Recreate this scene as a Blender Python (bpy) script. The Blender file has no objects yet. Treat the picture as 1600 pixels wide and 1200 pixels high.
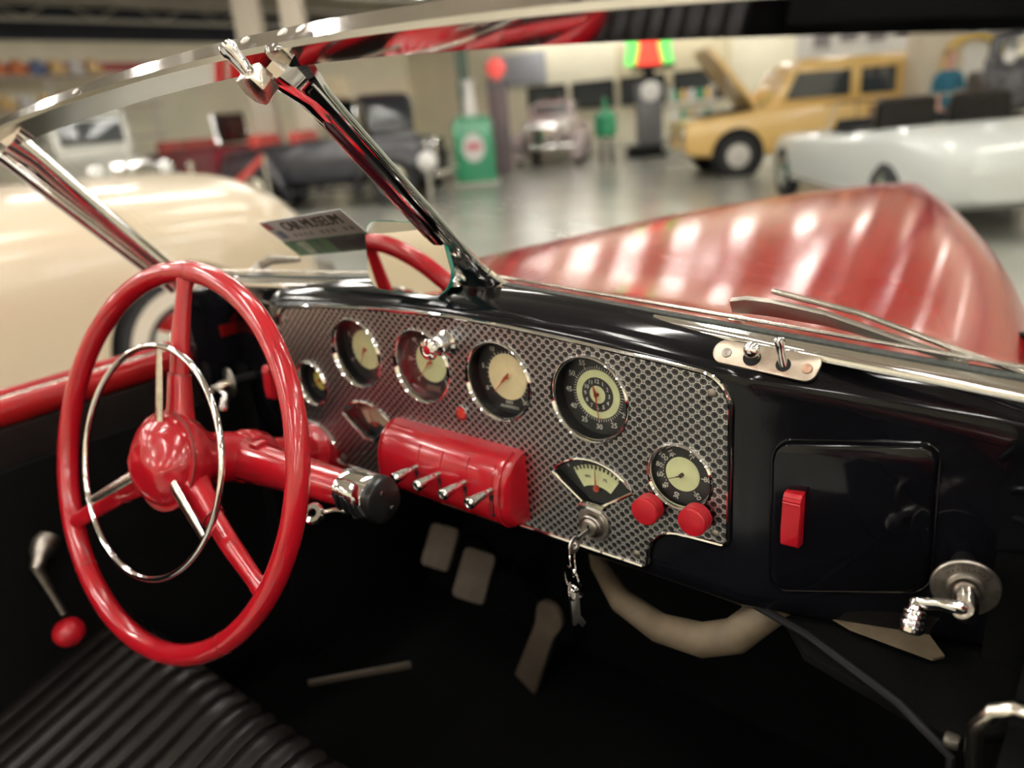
import bpy, bmesh, math, random
from mathutils import Vector, Matrix
random.seed(7)
PI = math.pi
V = Vector
SC = bpy.context.scene
COL = SC.collection

# ------------------------------------------------------------------ camera
cam = bpy.data.objects.new('camera', bpy.data.cameras.new('camera'))
COL.objects.link(cam)
cr = V((.77465561, .6275949, -.0776745)); cd = V((.15412906, -.3064992, -.93930957)); cf = V((-.61331307, .71566953, -.33416194))
CP = V((.66058611, -.66077866, 1.35790435))
Mc = Matrix(((cr.x, -cd.x, -cf.x, CP.x), (cr.y, -cd.y, -cf.y, CP.y), (cr.z, -cd.z, -cf.z, CP.z), (0, 0, 0, 1)))
cam.matrix_world = Mc
cam.data.sensor_width = 36; cam.data.lens = 27; cam.data.clip_start = .01; cam.data.clip_end = 200
cam.data.dof.use_dof = True; cam.data.dof.focus_distance = .78; cam.data.dof.aperture_fstop = 2.5
SC.camera = cam
# ------------------------------------------------------------------ world, exposure, lights
W = bpy.data.worlds.new('world'); SC.world = W; W.use_nodes = True
bg = W.node_tree.nodes['Background']; bg.inputs[0].default_value = (.9, .93, 1, 1); bg.inputs[1].default_value = .25
SC.view_settings.view_transform = 'Standard'; SC.view_settings.look = 'None'; SC.view_settings.gamma = 1
SC.view_settings.use_curve_mapping = False
SC.view_settings.exposure = 0.0
LAMP_POWER = 86.0

# ------------------------------------------------------------------ materials
MATS = {}
def mat(name, col, rough=.5, metal=0, coat=0, emit=None, estr=0, noise=0, nscale=20, bump=0, bscale=200, spec=.5, cr_=.03):
    if name in MATS: return MATS[name]
    m = bpy.data.materials.new(name); m.use_nodes = True; nt = m.node_tree; b = nt.nodes['Principled BSDF']
    b.inputs['Base Color'].default_value = (*col, 1); b.inputs['Roughness'].default_value = rough; b.inputs['Metallic'].default_value = metal
    b.inputs['Coat Weight'].default_value = coat; b.inputs['Coat Roughness'].default_value = cr_; b.inputs['Specular IOR Level'].default_value = spec
    if emit: b.inputs['Emission Color'].default_value = (*emit, 1); b.inputs['Emission Strength'].default_value = estr
    if noise or bump: tc = nt.nodes.new('ShaderNodeTexCoord')
    if noise:
        n = nt.nodes.new('ShaderNodeTexNoise'); n.inputs['Scale'].default_value = nscale; n.inputs['Detail'].default_value = 5
        nt.links.new(tc.outputs['Object'], n.inputs['Vector'])
        mr = nt.nodes.new('ShaderNodeMapRange'); mr.inputs[1].default_value = .3; mr.inputs[2].default_value = .7; mr.inputs[3].default_value = 1-noise; mr.inputs[4].default_value = 1+noise
        nt.links.new(n.outputs['Fac'], mr.inputs[0])
        mx = nt.nodes.new('ShaderNodeMix'); mx.data_type = 'RGBA'; mx.blend_type = 'MULTIPLY'; mx.inputs[0].default_value = 1
        mx.inputs[6].default_value = (*col, 1); nt.links.new(mr.outputs[0], mx.inputs[7]); nt.links.new(mx.outputs[2], b.inputs['Base Color'])
    if bump:
        n2 = nt.nodes.new('ShaderNodeTexNoise'); n2.inputs['Scale'].default_value = bscale
        nt.links.new(tc.outputs['Object'], n2.inputs['Vector'])
        bp = nt.nodes.new('ShaderNodeBump'); bp.inputs['Strength'].default_value = bump; bp.inputs['Distance'].default_value = .002
        nt.links.new(n2.outputs['Fac'], bp.inputs['Height']); nt.links.new(bp.outputs[0], b.inputs['Normal'])
    MATS[name] = m; return m
def glassmat(name, tint=(1, 1, 1), refl=.10, rough=.0):
    if name in MATS: return MATS[name]
    m = bpy.data.materials.new(name); m.use_nodes = True; nt = m.node_tree
    for n in list(nt.nodes): nt.nodes.remove(n)
    o = nt.nodes.new('ShaderNodeOutputMaterial'); t = nt.nodes.new('ShaderNodeBsdfTransparent'); t.inputs[0].default_value = (*tint, 1)
    g = nt.nodes.new('ShaderNodeBsdfGlossy'); g.inputs['Roughness'].default_value = rough
    mx = nt.nodes.new('ShaderNodeMixShader'); fr = nt.nodes.new('ShaderNodeFresnel'); fr.inputs[0].default_value = 1.3
    mu = nt.nodes.new('ShaderNodeMath'); mu.operation = 'MULTIPLY'; mu.inputs[1].default_value = refl*10
    nt.links.new(fr.outputs[0], mu.inputs[0]); nt.links.new(mu.outputs[0], mx.inputs[0])
    nt.links.new(t.outputs[0], mx.inputs[1]); nt.links.new(g.outputs[0], mx.inputs[2]); nt.links.new(mx.outputs[0], o.inputs[0])
    MATS[name] = m; return m
def engine_turned():
    m = bpy.data.materials.new('engine_turned_metal'); m.use_nodes = True; nt = m.node_tree; b = nt.nodes['Principled BSDF']
    L = nt.links.new
    def math_(op, a, b2=None):
        n = nt.nodes.new('ShaderNodeMath'); n.operation = op
        for i, x in enumerate((a, b2)):
            if x is None: continue
            if isinstance(x, (int, float)): n.inputs[i].default_value = x
            else: L(x, n.inputs[i])
        return n.outputs[0]
    tc = nt.nodes.new('ShaderNodeTexCoord'); sp = nt.nodes.new('ShaderNodeSeparateXYZ'); L(tc.outputs['Object'], sp.inputs[0])
    p = .0098; ph = .0110
    x = math_('DIVIDE', sp.outputs[0], p*1.25); z = math_('DIVIDE', sp.outputs[2], ph)
    xa = math_('SUBTRACT', math_('FRACT', math_('ADD', x, 100.)), .5); za = math_('SUBTRACT', math_('FRACT', math_('ADD', z, 100.)), .5)
    xb = math_('SUBTRACT', math_('FRACT', math_('ADD', x, 100.5)), .5); zb = math_('SUBTRACT', math_('FRACT', math_('ADD', z, 100.5)), .5)
    da = math_('ADD', math_('MULTIPLY', xa, xa), math_('MULTIPLY', za, za)); db = math_('ADD', math_('MULTIPLY', xb, xb), math_('MULTIPLY', zb, zb))
    s = math_('LESS_THAN', db, da); s1 = math_('SUBTRACT', 1., s)
    ox = math_('ADD', math_('MULTIPLY', xa, s1), math_('MULTIPLY', xb, s)); oz = math_('ADD', math_('MULTIPLY', za, s1), math_('MULTIPLY', zb, s))
    d = math_('SQRT', math_('ADD', math_('MULTIPLY', ox, ox), math_('MULTIPLY', oz, oz)))
    cb = nt.nodes.new('ShaderNodeCombineXYZ'); L(math_('MULTIPLY', oz, -1.), cb.inputs[0]); L(ox, cb.inputs[2])
    nz = nt.nodes.new('ShaderNodeVectorMath'); nz.operation = 'NORMALIZE'; L(cb.outputs[0], nz.inputs[0])
    # fine concentric rings left by the turning tool
    ring = math_('SINE', math_('MULTIPLY', d, 42.))
    hgt = math_('ADD', math_('MULTIPLY', ring, .10), math_('MULTIPLY', d, 1.3))
    bp = nt.nodes.new('ShaderNodeBump'); bp.inputs['Strength'].default_value = .55; bp.inputs['Distance'].default_value = .0012
    L(hgt, bp.inputs['Height'])
    # swirl highlights put into the colour: bright ring and corners, dark centre
    cr2 = nt.nodes.new('ShaderNodeValToRGB'); e = cr2.color_ramp.elements
    e[0].position = 0; e[0].color = (.05, .05, .055, 1); e[1].position = .56; e[1].color = (.95, .94, .92, 1)
    k = e.new(.27); k.color = (.12, .12, .13, 1); k = e.new(.37); k.color = (.85, .84, .83, 1); k = e.new(.45); k.color = (.20, .20, .21, 1)
    L(d, cr2.inputs[0]); L(cr2.outputs[0], b.inputs['Base Color'])
    b.inputs['Metallic'].default_value = 1; b.inputs['Roughness'].default_value = .27; b.inputs['Anisotropic'].default_value = .75
    L(nz.outputs[0], b.inputs['Tangent']); L(bp.outputs[0], b.inputs['Normal'])
    return m
RED = mat('red_enamel', (.37, .006, .013), .2, coat=.45, noise=.05, nscale=6)
REDP = mat('red_plastic', (.40, .006, .014), .35, noise=.05)
REDCAR = mat('red_car_paint', (.24, .008, .009), .13, coat=0, noise=.04, nscale=2, spec=.5)
REDCAR.node_tree.nodes['Principled BSDF'].inputs['IOR'].default_value = 1.2
BLK = mat('black_car_paint', (.004, .004, .0055), .10, coat=.10, noise=.2, nscale=4, spec=.25)
BLKM = mat('black_matte', (.007, .007, .008), .6, noise=.3, nscale=9, spec=.2)
BLKP = mat('black_plastic', (.008, .008, .008), .3)
CHR = mat('chrome', (.86, .85, .84), .05, 1)
CHRW = mat('worn_chrome', (.66, .61, .54), .2, 1, noise=.15, nscale=60, bump=.12, bscale=300)
STEEL = mat('brushed_steel', (.62, .6, .57), .3, 1, noise=.1, nscale=80)
NICK = mat('tarnished_nickel', (.36, .33, .29), .38, 1, noise=.25, nscale=90)
RUB = mat('rubber', (.03, .035, .03), .7, noise=.4, nscale=150)
TAN = mat('tan_rubber', (.095, .072, .05), .65, noise=.2, nscale=30)
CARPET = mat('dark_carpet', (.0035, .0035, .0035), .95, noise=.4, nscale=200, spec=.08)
LEATHER = mat('black_leather', (.007, .0055, .005), .34, noise=.2, nscale=40, bump=.1, bscale=400, spec=.22)
DIALB = mat('dial_black', (.028, .028, .027), .35, noise=.15, nscale=100)
DIALG = mat('dial_pale_green', (.66, .70, .38), .5, noise=.06, nscale=80)
DIALY = mat('dial_cream', (.78, .66, .38), .5, noise=.06, nscale=80)
NUM = mat('dial_white_ink', (.65, .65, .56), .5)
INK = mat('dial_dark_ink', (.05, .04, .03), .5)
NEED = mat('needle_red', (.42, .06, .03), .4)
GL = glassmat('gauge_glass', refl=.022)
WG = glassmat('windshield_glass', (.97, .985, .97), refl=.07)
MIR = mat('mirror_silver', (.93, .94, .9), .0, 1)
GREENG = mat('green_glass_edge', (.01, .22, .16), .08, coat=1, spec=1)
ET = engine_turned()

# ------------------------------------------------------------------ mesh builder
class MB:
    def __init__(s): s.v = []; s.f = []
    def add(s, vs, fs):
        o = len(s.v); s.v += [V(p) for p in vs]; s.f += [tuple(i+o for i in f) for f in fs]; return s
    def box(s, c, d, R=None):
        c = V(c); P = []
        for i in (-1, 1):
            for j in (-1, 1):
                for k in (-1, 1):
                    p = V((i*d[0]/2, j*d[1]/2, k*d[2]/2)); P.append(c+(R @ p if R else p))
        return s.add(P, [(0, 1, 3, 2), (4, 6, 7, 5), (0, 4, 5, 1), (2, 3, 7, 6), (0, 2, 6, 4), (1, 5, 7, 3)])
    def lathe(s, o, a, prof, n=32, sx=1, up=None):
        """prof = list of (radius, distance along a)"""
        o = V(o); a = V(a).normalized(); t = V(up) if up else (V((0, 0, 1)) if abs(a.z) < .9 else V((1, 0, 0)))
        u = a.cross(t).normalized(); w = u.cross(a).normalized(); P = []; F = []
        for r, h in prof:
            for k in range(n):
                th = 2*PI*k/n; P.append(o+a*h+u*(r*sx*math.cos(th))+w*(r*math.sin(th)))
        for i in range(len(prof)-1):
            for k in range(n): F.append((i*n+k, i*n+(k+1) % n, (i+1)*n+(k+1) % n, (i+1)*n+k))
        if prof[0][0] > 1e-6: F.append(tuple(range(n))[::-1])
        if prof[-1][0] > 1e-6: F.append(tuple((len(prof)-1)*n+k for k in range(n)))
        return s.add(P, F)
    def ring(s, o, a, prof, n=48, up=None):
        """closed profile revolved (no caps)"""
        o = V(o); a = V(a).normalized(); t = V((0, 0, 1)) if abs(a.z) < .9 else V((1, 0, 0))
        u = a.cross(t).normalized(); w = u.cross(a).normalized(); P = []; F = []; m = len(prof)
        for r, h in prof:
            for k in range(n):
                th = 2*PI*k/n; P.append(o+a*h+u*(r*math.cos(th))+w*(r*math.sin(th)))
        for i in range(m):
            for k in range(n): F.append((i*n+k, i*n+(k+1) % n, ((i+1) % m)*n+(k+1) % n, ((i+1) % m)*n+k))
        return s.add(P, F)
    def tube(s, pts, r, n=12, closed=False, flat=1, up=None, caps=True):
        pts = [V(p) for p in pts]; m = len(pts); rs = r if isinstance(r, (list, tuple)) else [r]*m; P = []; F = []; pu = None
        for i in range(m):
            if closed: d = pts[(i+1) % m]-pts[i-1]
            else: d = pts[min(i+1, m-1)]-pts[max(i-1, 0)]
            d.normalize()
            if pu is None:
                t = V(up) if up else (V((0, 0, 1)) if abs(d.z) < .9 else V((1, 0, 0)))
                u = (t-d*t.dot(d)).normalized()
            else: u = (pu-d*pu.dot(d)).normalized()
            pu = u; w = d.cross(u)
            for k in range(n):
                th = 2*PI*k/n; P.append(pts[i]+u*(rs[i]*math.cos(th))+w*(rs[i]*flat*math.sin(th)))
        for i in range(m if closed else m-1):
            j = (i+1) % m
            for k in range(n): F.append((i*n+k, i*n+(k+1) % n, j*n+(k+1) % n, j*n+k))
        if not closed and caps: F += [tuple(range(n))[::-1], tuple((m-1)*n+k for k in range(n))]
        return s.add(P, F)
    def loft(s, secs, caps=True, closed=True):
        n = len(secs[0]); P = [p for q in secs for p in q]; F = []
        for i in range(len(secs)-1):
            for k in range(n if closed else n-1): F.append((i*n+k, i*n+(k+1) % n, (i+1)*n+(k+1) % n, (i+1)*n+k))
        if caps: F += [tuple(range(n))[::-1], tuple((len(secs)-1)*n+k for k in range(n))]
        return s.add(P, F)
    def prism(s, outl, o, ux, uy, uz, d):
        o, ux, uy, uz = V(o), V(ux), V(uy), V(uz); n = len(outl)
        P = [o+ux*x+uy*y for x, y in outl]+[o+ux*x+uy*y+uz*d for x, y in outl]
        return s.add(P, [tuple(range(n)), tuple(range(n, 2*n))[::-1]]+[(k, n+k, n+(k+1) % n, (k+1) % n) for k in range(n)])
    def sphere(s, c, r, n=20, sc=(1, 1, 1)):
        c = V(c); P = []; F = []; m = n//2
        for i in range(m+1):
            ph = PI*i/m
            for k in range(n):
                th = 2*PI*k/n; P.append(c+V((r*sc[0]*math.sin(ph)*math.cos(th), r*sc[1]*math.sin(ph)*math.sin(th), r*sc[2]*math.cos(ph))))
        for i in range(m):
            for k in range(n): F.append((i*n+k, (i+1)*n+k, (i+1)*n+(k+1) % n, i*n+(k+1) % n))
        return s.add(P, F)
    def build(s, name, m, parent=None, bev=0, ang=.6, local=False, seg=2, tri=False):
        me = bpy.data.meshes.new(name); off = V((0, 0, 0)); q = parent
        while q is not None and not local: off += q.location; q = q.parent
        me.from_pydata([p-off for p in s.v], [], s.f)
        b = bmesh.new(); b.from_mesh(me); bmesh.ops.remove_doubles(b, verts=b.verts, dist=1e-6)
        if tri: bmesh.ops.triangulate(b, faces=[f for f in b.faces if len(f.verts) > 4])
        bmesh.ops.recalc_face_normals(b, faces=b.faces)
        if bev:
            es = [e for e in b.edges if len(e.link_faces) == 2 and e.calc_face_angle(0) > .7]
            bmesh.ops.bevel(b, geom=es, offset=bev, segments=seg, affect='EDGES', profile=.6, clamp_overlap=True)
        b.to_mesh(me); b.free(); me.shade_smooth()
        try: me.set_sharp_from_angle(angle=ang)
        except Exception: pass
        me.materials.append(m); o = bpy.data.objects.new(name, me); COL.objects.link(o)
        if parent is not None: o.parent = parent
        return o
def thing(name, label, cat, loc=(0, 0, 0), group=None, rz=0):
    o = bpy.data.objects.new(name, None); COL.objects.link(o); o.location = loc; o.rotation_euler = (0, 0, rz); o.empty_display_size = .05
    o['label'] = label; o['category'] = cat
    if group: o['group'] = group
    return o
def tag(o, label, cat=None, group=None, kind=None):
    if label: o['label'] = label
    if cat: o['category'] = cat
    if group: o['group'] = group
    if kind: o['kind'] = kind
    return o
def struct(o): o['kind'] = 'structure'; return o
TCACHE = {}
def text_geo(s, size=1):
    if s not in TCACHE:
        c = bpy.data.curves.new('t', 'FONT'); c.body = s; c.size = 1; c.align_x = 'CENTER'; c.align_y = 'CENTER'; c.extrude = .02; c.resolution_u = 3
        o = bpy.data.objects.new('t', c); COL.objects.link(o); bpy.context.view_layer.update()
        me = bpy.data.meshes.new_from_object(o.evaluated_get(bpy.context.evaluated_depsgraph_get()))
        TCACHE[s] = ([tuple(v.co) for v in me.vertices], [tuple(p.vertices) for p in me.polygons])
        bpy.data.objects.remove(o); bpy.data.curves.remove(c); bpy.data.meshes.remove(me)
    return TCACHE[s]
def put_text(mb, s, o, ux, uy, size, wid=1):
    """text centred at o; ux reading direction, uy up"""
    vs, fs = text_geo(s); o, ux, uy = V(o), V(ux).normalized(), V(uy).normalized(); n = ux.cross(uy)
    mb.add([o+ux*(x*size*wid)+uy*(y*size)+n*(z*size) for x, y, z in vs], fs)
def arc(cx, cy, r, a0, a1, n):
    return [(cx+r*math.cos(math.radians(a0+(a1-a0)*i/n)), cy+r*math.sin(math.radians(a0+(a1-a0)*i/n))) for i in range(n+1)]
X_, Y_, Z_ = V((1, 0, 0)), V((0, 1, 0)), V((0, 0, 1))
def xz(pts, y): return [V((p[0], y, p[1])) for p in pts]

# =================================================================== THE HALL
HX0, HX1, HY0, HY1, HZ = -27, 12, -12, 26, 5.6
FLOOR = mat('concrete_floor', (.34, .34, .30), .22, noise=.12, nscale=1.2, spec=.6)
CREAMW = mat('cream_wall', (.90, .84, .66), .8, noise=.05, nscale=1)
DARKW = mat('navy_dark_wall', (.025, .03, .05), .7)
CEIL = mat('ceiling_boards', (.42, .38, .32), .8, noise=.15, nscale=1)
struct(MB().box(((HX0+HX1)/2, (HY0+HY1)/2, -.05), (HX1-HX0, HY1-HY0, .1)).build('floor', FLOOR))
struct(MB().box(((HX0+HX1)/2, (HY0+HY1)/2, HZ+.05), (HX1-HX0, HY1-HY0, .1)).build('ceiling', CEIL))
wl = struct(MB().box((HX0-.1, (HY0+HY1)/2, HZ/2), (.2, HY1-HY0, HZ)).build('wall_left', CREAMW))
wb = struct(MB().box(((HX0+HX1)/2, HY1+.1, HZ/2), (HX1-HX0, .2, HZ)).build('wall_back', CREAMW))
struct(MB().box((HX1+.1, (HY0+HY1)/2, HZ/2), (.2, HY1-HY0, HZ)).build('wall_right', CREAMW))
struct(MB().box(((HX0+HX1)/2, HY0-.1, HZ/2), (HX1-HX0, .2, HZ)).build('wall_front', CREAMW))
# high dark bands and a red stripe on the left wall
struct(MB().box((HX0+.05, 7, 5.05), (.1, 37, 1.0)).build('trim_1', DARKW))
struct(MB().box((HX0+.06, 2, 3.75), (.12, 26, .25)).build('trim_2', mat('red_band', (.45, .05, .06), .6)))
# roof trusses
tr = MB()
for x in range(-24, 12, 6):
    tr.box((x, 7, 5.3), (.12, 37, .12)).box((x, 7, 4.75), (.10, 37, .10))
    for k in range(18):
        y = -11+k*2
        tr.tube([(x, y, 4.78), (x, y+1, 5.28), (x, y+2, 4.78)], .03, 6)
tb = tr.build('trim_3', mat('pale_steel_truss', (.45, .43, .38), .6)); struct(tb)
# fluorescent lights (rows of twin strips, the far-wall row added)
EM = mat('fluorescent_tube', (1, 1, 1), .5, emit=(1, .96, .90), estr=LAMP_POWER)
WHT = mat('white_lamp_housing', (.8, .8, .78), .5)
rows = []
for i, x in enumerate((-22, -16, -10.5, -7, -4.2, -1.6, 1.0, 4.0, 8)):
    for j, y in enumerate((-9, -5.5, -2.2, 1.0, 4.2, 7.6, 15.5)):
        if (x < -14 and -3 < y < 12) or (x < -20 and y < 18): continue
        rows.append((x+(.4 if j % 2 else 0), y))
rows += [(-19+2.25*k, 24.7) for k in range(13)]  # extra lamps added close to the far wall to brighten it
first = None
for x, y in rows:
    if first is None:
        first = thing('ceiling_light', 'white twin-tube fluorescent light hung on rods under the museum ceiling', 'ceiling light', (x, y, 4.6), 'fluorescent lights under the hall ceiling')
        MB().box((x, y, 4.62), (.22, 1.9, .05)).build('housing', WHT, first, bev=.005)
        for d in (-.06, .06): MB().tube([(x+d, y-.9, 4.575), (x+d, y+.9, 4.575)], .019, 8).build('tube', EM, first)
        for d in (-.6, .6): MB().tube([(x, y+d, 4.64), (x, y+d, 5.6)], .006, 5).build('hanger', WHT, first)
    else:
        c = first.copy(); COL.objects.link(c); c.location = (x, y, 4.6)
        for ch in first.children:
            d = ch.copy(); COL.objects.link(d); d.parent = c

# =================================================================== THE MUSEUM AROUND IT
TIRE = mat('tire_rubber', (.02, .02, .02), .8)
WWALL = mat('whitewall', (.62, .56, .46), .6)
CREAMP = mat('cream_car_paint', (.54, .45, .32), .3, coat=.35)
DGLS = mat('car_window_glass', (.03, .035, .04), .08, coat=.5)
def wheel(parent, c, r, w=.18, white=True, capc=CHR, side=1):
    """wheel in parent's local frame, axis along local Y"""
    c = V(c); a = V((0, side, 0))
    t = MB().lathe(c-a*w/2, a, [(r*.62, 0), (r*.94, .01), (r, .04), (r, w-.04), (r*.94, w-.01), (r*.62, w), (r*.60, w-.02), (0, w-.03)], 28).build('wheel', TIRE, parent, local=True)
    if white: MB().ring(c-a*w/2, a, [(r*.66, w-.006), (r*.86, w-.002), (r*.86, w+.004), (r*.66, w+.002)], 28).build('whitewall', WWALL, t, local=True)
    MB().lathe(c-a*w/2, a, [(r*.60, w-.03), (r*.58, w-.005), (r*.35, w+.01), (r*.30, w+.03), (0, w+.035)], 24).build('hubcap', capc, t, local=True)
    return t
def rsec(x, w, z0, z1, p=.45, n=20, yc=0):
    P = []
    for i in range(n):
        a = 2*PI*i/n; c, s = math.cos(a), math.sin(a)
        P.append(V((x, yc+w*math.copysign(abs(c)**p, c), (z0+z1)/2+(z1-z0)/2*math.copysign(abs(s)**p, s))))
    return P
def fender(parent, m, x, y, r, wdt, h, L, side):
    secs = []
    for k in range(11):
        a = PI*k/10; xx = x+L/2*math.cos(a); z = r*.7+(h-r*.7)*math.sin(a)**.7
        q = []
        for i in range(9):
            b = PI*i/8; q.append(V((xx, y+wdt/2*math.cos(b), max(.18, z-.16+.16*math.sin(b)**.7))))
        q += [V((xx, y-wdt/2, max(.16, z-.26))), V((xx, y+wdt/2, max(.16, z-.26)))]
        secs.append(q)
    return MB().loft(secs).build('fender', m, parent, local=True, ang=1.2)
def vcar(name, label, cat, loc, ang, L, Wd, H, paint, fpaint=None, closed=True, hood_h=.95, r=.36, white=False, lamps=True, roofpaint=None, cab=(-.42, .08), seats=None, sill=.38, group=None):
    t = thing(name, label, cat, loc, group, rz=math.radians(ang)); fp = fpaint or paint; hl = L/2; hw = Wd/2*.78
    x0, x1 = -hl*.98, hl*.90; secs = []
    bt = hood_h
    for x, w, z1 in ((x0, .55, bt*.62), (x0+.08, .75, bt*.80), (x0+.3, .92, bt*.95), (-hl*.3, 1, bt), (hl*.10, 1, bt*1.02), (hl*.2, .85, bt*1.0), (hl*.55, .62, bt*.98), (x1-.12, .50, bt*.94), (x1, .46, bt*.86)):
        secs.append(rsec(x, hw*w, sill, z1, .4))
    MB().loft(secs).build('body', paint, t, local=True, ang=1.0)
    if closed:
        cs = [rsec(cab[0]*L, hw*.72, bt-.05, H*.90, .35), rsec(cab[0]*L+.15, hw*.86, bt-.05, H*.985, .35), rsec((cab[0]+cab[1])/2*L, hw*.88, bt-.05, H, .35), rsec(cab[1]*L-.22, hw*.86, bt-.05, H*.985, .35), rsec(cab[1]*L, hw*.80, bt-.05, H*.86, .35)]
        cb = MB().loft(cs).build('cabin', roofpaint or paint, t, local=True, ang=1.0)
        n = 3; x_a, x_b = cab[0]*L+.18, cab[1]*L-.18; wl_ = (x_b-x_a)/n
        for sd in (-1, 1):
            for k in range(n): MB().box((x_a+wl_*(k+.5), sd*hw*.875, bt+(H-bt)*.52), (wl_*.84, .03, (H-bt)*.52)).build('side_window', DGLS, cb, local=True, bev=.01)
        MB().box((cab[1]*L+.005, 0, bt+(H-bt)*.46), (.03, hw*1.3, (H-bt)*.5), Matrix.Rotation(math.radians(-8), 3, 'Y')).build('windscreen', DGLS, cb, local=True, bev=.01)
    else:
        f = MB().tube([(cab[1]*L, -hw*.8, bt-.02), (cab[1]*L-.08, -hw*.8, H), (cab[1]*L-.08, hw*.8, H), (cab[1]*L, hw*.8, bt-.02)], .018, 8).build('windscreen_frame', CHR, t, local=True)
        MB().box((cab[1]*L-.04, 0, (bt+H)/2), (.008, hw*1.55, (H-bt)*.9)).build('windscreen', glassmat('bg_glass', (.9, .93, .92), .1), f, local=True)
        for sx in ((cab[1]*L-.85,) if L < 4 else (cab[1]*L-.85, cab[1]*L-1.6)):
            s = MB().box((sx, 0, bt-.05), (.16, hw*1.5, .42), Matrix.Rotation(math.radians(-12), 3, 'Y')).build('seat_back', seats or LEATHER, t, local=True, bev=.05)
            MB().box((sx+.28, 0, bt-.16), (.5, hw*1.5, .16)).build('seat_cushion', seats or LEATHER, t, local=True, bev=.04)
    for sx, xx in ((1, hl*.60), (-1, -hl*.62)):
        for sd in (-1, 1):
            wheel(t, (xx, sd*(Wd/2-.12), r), r, .16, white, side=sd)
            fender(t, fp, xx, sd*(Wd/2-.13), r, .30, r*2.35, r*3.1, sd)
    for sd in (-1, 1): MB().box((-.02, sd*(Wd/2-.16), sill-.06), (L*.36, .22, .05)).build('running_board', fp, t, local=True, bev=.01)
    g = MB().box((x1+.02, 0, (sill+bt*.9)/2+.02), (.05, hw*.82, bt*.86-sill)).build('grille', CHR, t, local=True, bev=.015)
    for k in range(-4, 5): MB().box((x1+.05, k*hw*.085, (sill+bt*.9)/2+.02), (.015, hw*.035, bt*.8-sill)).build('grille_bar', BLKM, g, local=True)
    if lamps:
        for sd in (-1, 1):
            q = MB().lathe((x1-.10, sd*Wd*.26, bt*.80), X_, [(0, -.12), (.07, -.08), (.11, 0), (.115, .03), (.10, .035)], 20).build('headlamp', CHR, t, local=True)
            MB().lathe((x1-.10, sd*Wd*.26, bt*.80), X_, [(.10, .034), (.06, .05), (0, .055)], 18).build('lens', mat('headlamp_lens', (.7, .7, .66), .15), q, local=True)
    for e, xx in ((1, hl), (-1, -hl)): MB().tube([(xx-e*.10, -Wd*.46, .46), (xx, -Wd*.25, .47), (xx, Wd*.25, .47), (xx-e*.10, Wd*.46, .46)], .045, 10, flat=.5).build('bumper', CHR, t, local=True)
    return t
# --- the big cream car parked alongside
t = thing('cream_car', 'large cream car with whitewall tyre parked close beyond the driver side', 'car', (-4.0, 0, 0))
WC = V((0, 1.18, .36)); AR = .43
prs = [(.97, .22), (1.0, .30), (1.0, .36), (1.0, .42), (1.0, .48), (1.0, .54), (1.0, .60), (1.0, .66), (.995, .72), (.985, .78), (.97, .84), (.93, .91), (.86, .97), (.76, 1.02), (.62, 1.065), (.45, 1.10), (.25, 1.125), (0, 1.135)]
def crz(y): return 1.07 if y < .5 else 1.07-.045*((y-.5)/1.4)**2-(.30*((y-1.75)/.62)**2.2 if y > 1.75 else 0)
def crw(y): return 1.0 if y < 1.5 else max(.25, 1-.55*((y-1.5)/.88)**2.4)
ys = [-4.6+.2*i for i in range(20)]+[-.6+.06*i for i in range(50)]
ys = [y for y in ys if y <= 2.36]+[2.38]
full = prs+[(-x, z) for x, z in prs[-2::-1]]
P = []; F = []; n = len(full)
for y in ys:
    for x, z in full:
        k = crz(y); yy = y
        if y < -3.6: k *= 1-.3*((-3.6-y)/1.0)**2
        p = V((-4.0+x*crw(y), y, .22+(z-.22)*(k*1.135-.22*0)/1.135 if z > .7 else z*min(1, k)))
        if abs(x) > .9:
            d = V((0, p.y-WC.y, p.z-WC.z)); l = d.length
            if .72*AR < l < AR: p = V((p.x, WC.y, WC.z))+V((0, d.y, d.z))*(AR/l)
        P.append(p)
for i in range(len(ys)-1):
    for k in range(n-1):
        c = (P[i*n+k]+P[i*n+k+1]+P[(i+1)*n+k]+P[(i+1)*n+k+1])/4
        if (V((0, c.y, c.z))-WC).length < AR*.93: continue
        F.append((i*n+k, (i+1)*n+k, (i+1)*n+k+1, i*n+k+1))
F.append(tuple((len(ys)-1)*n+k for k in range(n)))
q = MB(); q.add(P, F); q.build('body', CREAMP, t, ang=1.2)
for sd, xx in ((1, -3.0), (-1, -5.0)):
    MB().tube([V((xx-.002*sd, WC.y+AR*math.cos(math.radians(a)), WC.z+AR*math.sin(math.radians(a)))) for a in range(-16, 197, 8)], .012, 8).build('wheel_arch_lip', CREAMP, t)
    MB().prism([(1.02*AR*math.cos(2*PI*k/32), max(-.14, 1.02*AR*math.sin(2*PI*k/32))) for k in range(32)], (xx-.34*sd, WC.y, WC.z), Y_, Z_, X_, .05*sd).build('wheel_well', BLKM, t)
for sd in (1, -1):
    for yy in (1.18, -3.3):
        c = V((-4+sd*.86, yy, .36)); a = V((sd, 0, 0))
        w_ = MB().lathe(c-a*.1, a, [(.2, 0), (.33, .01), (.36, .04), (.36, .16), (.335, .195), (.22, .20), (.20, .18), (0, .17)], 36).build('wheel', TIRE, t)
        MB().ring(c-a*.1, a, [(.225, .195), (.305, .199), (.305, .206), (.225, .202)], 36).build('whitewall', WWALL, w_)
        MB().lathe(c-a*.1, a, [(.20, .17), (.195, .20), (.12, .21), (.10, .235), (0, .24)], 30).build('hubcap', CHR, w_)
MB().tube([(-4.8, 2.25, .45), (-4.5, 2.45, .46), (-4, 2.5, .46), (-3.5, 2.45, .46), (-3.2, 2.25, .45)], .05, 10, flat=.5).build('bumper', CHR, t)
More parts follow.
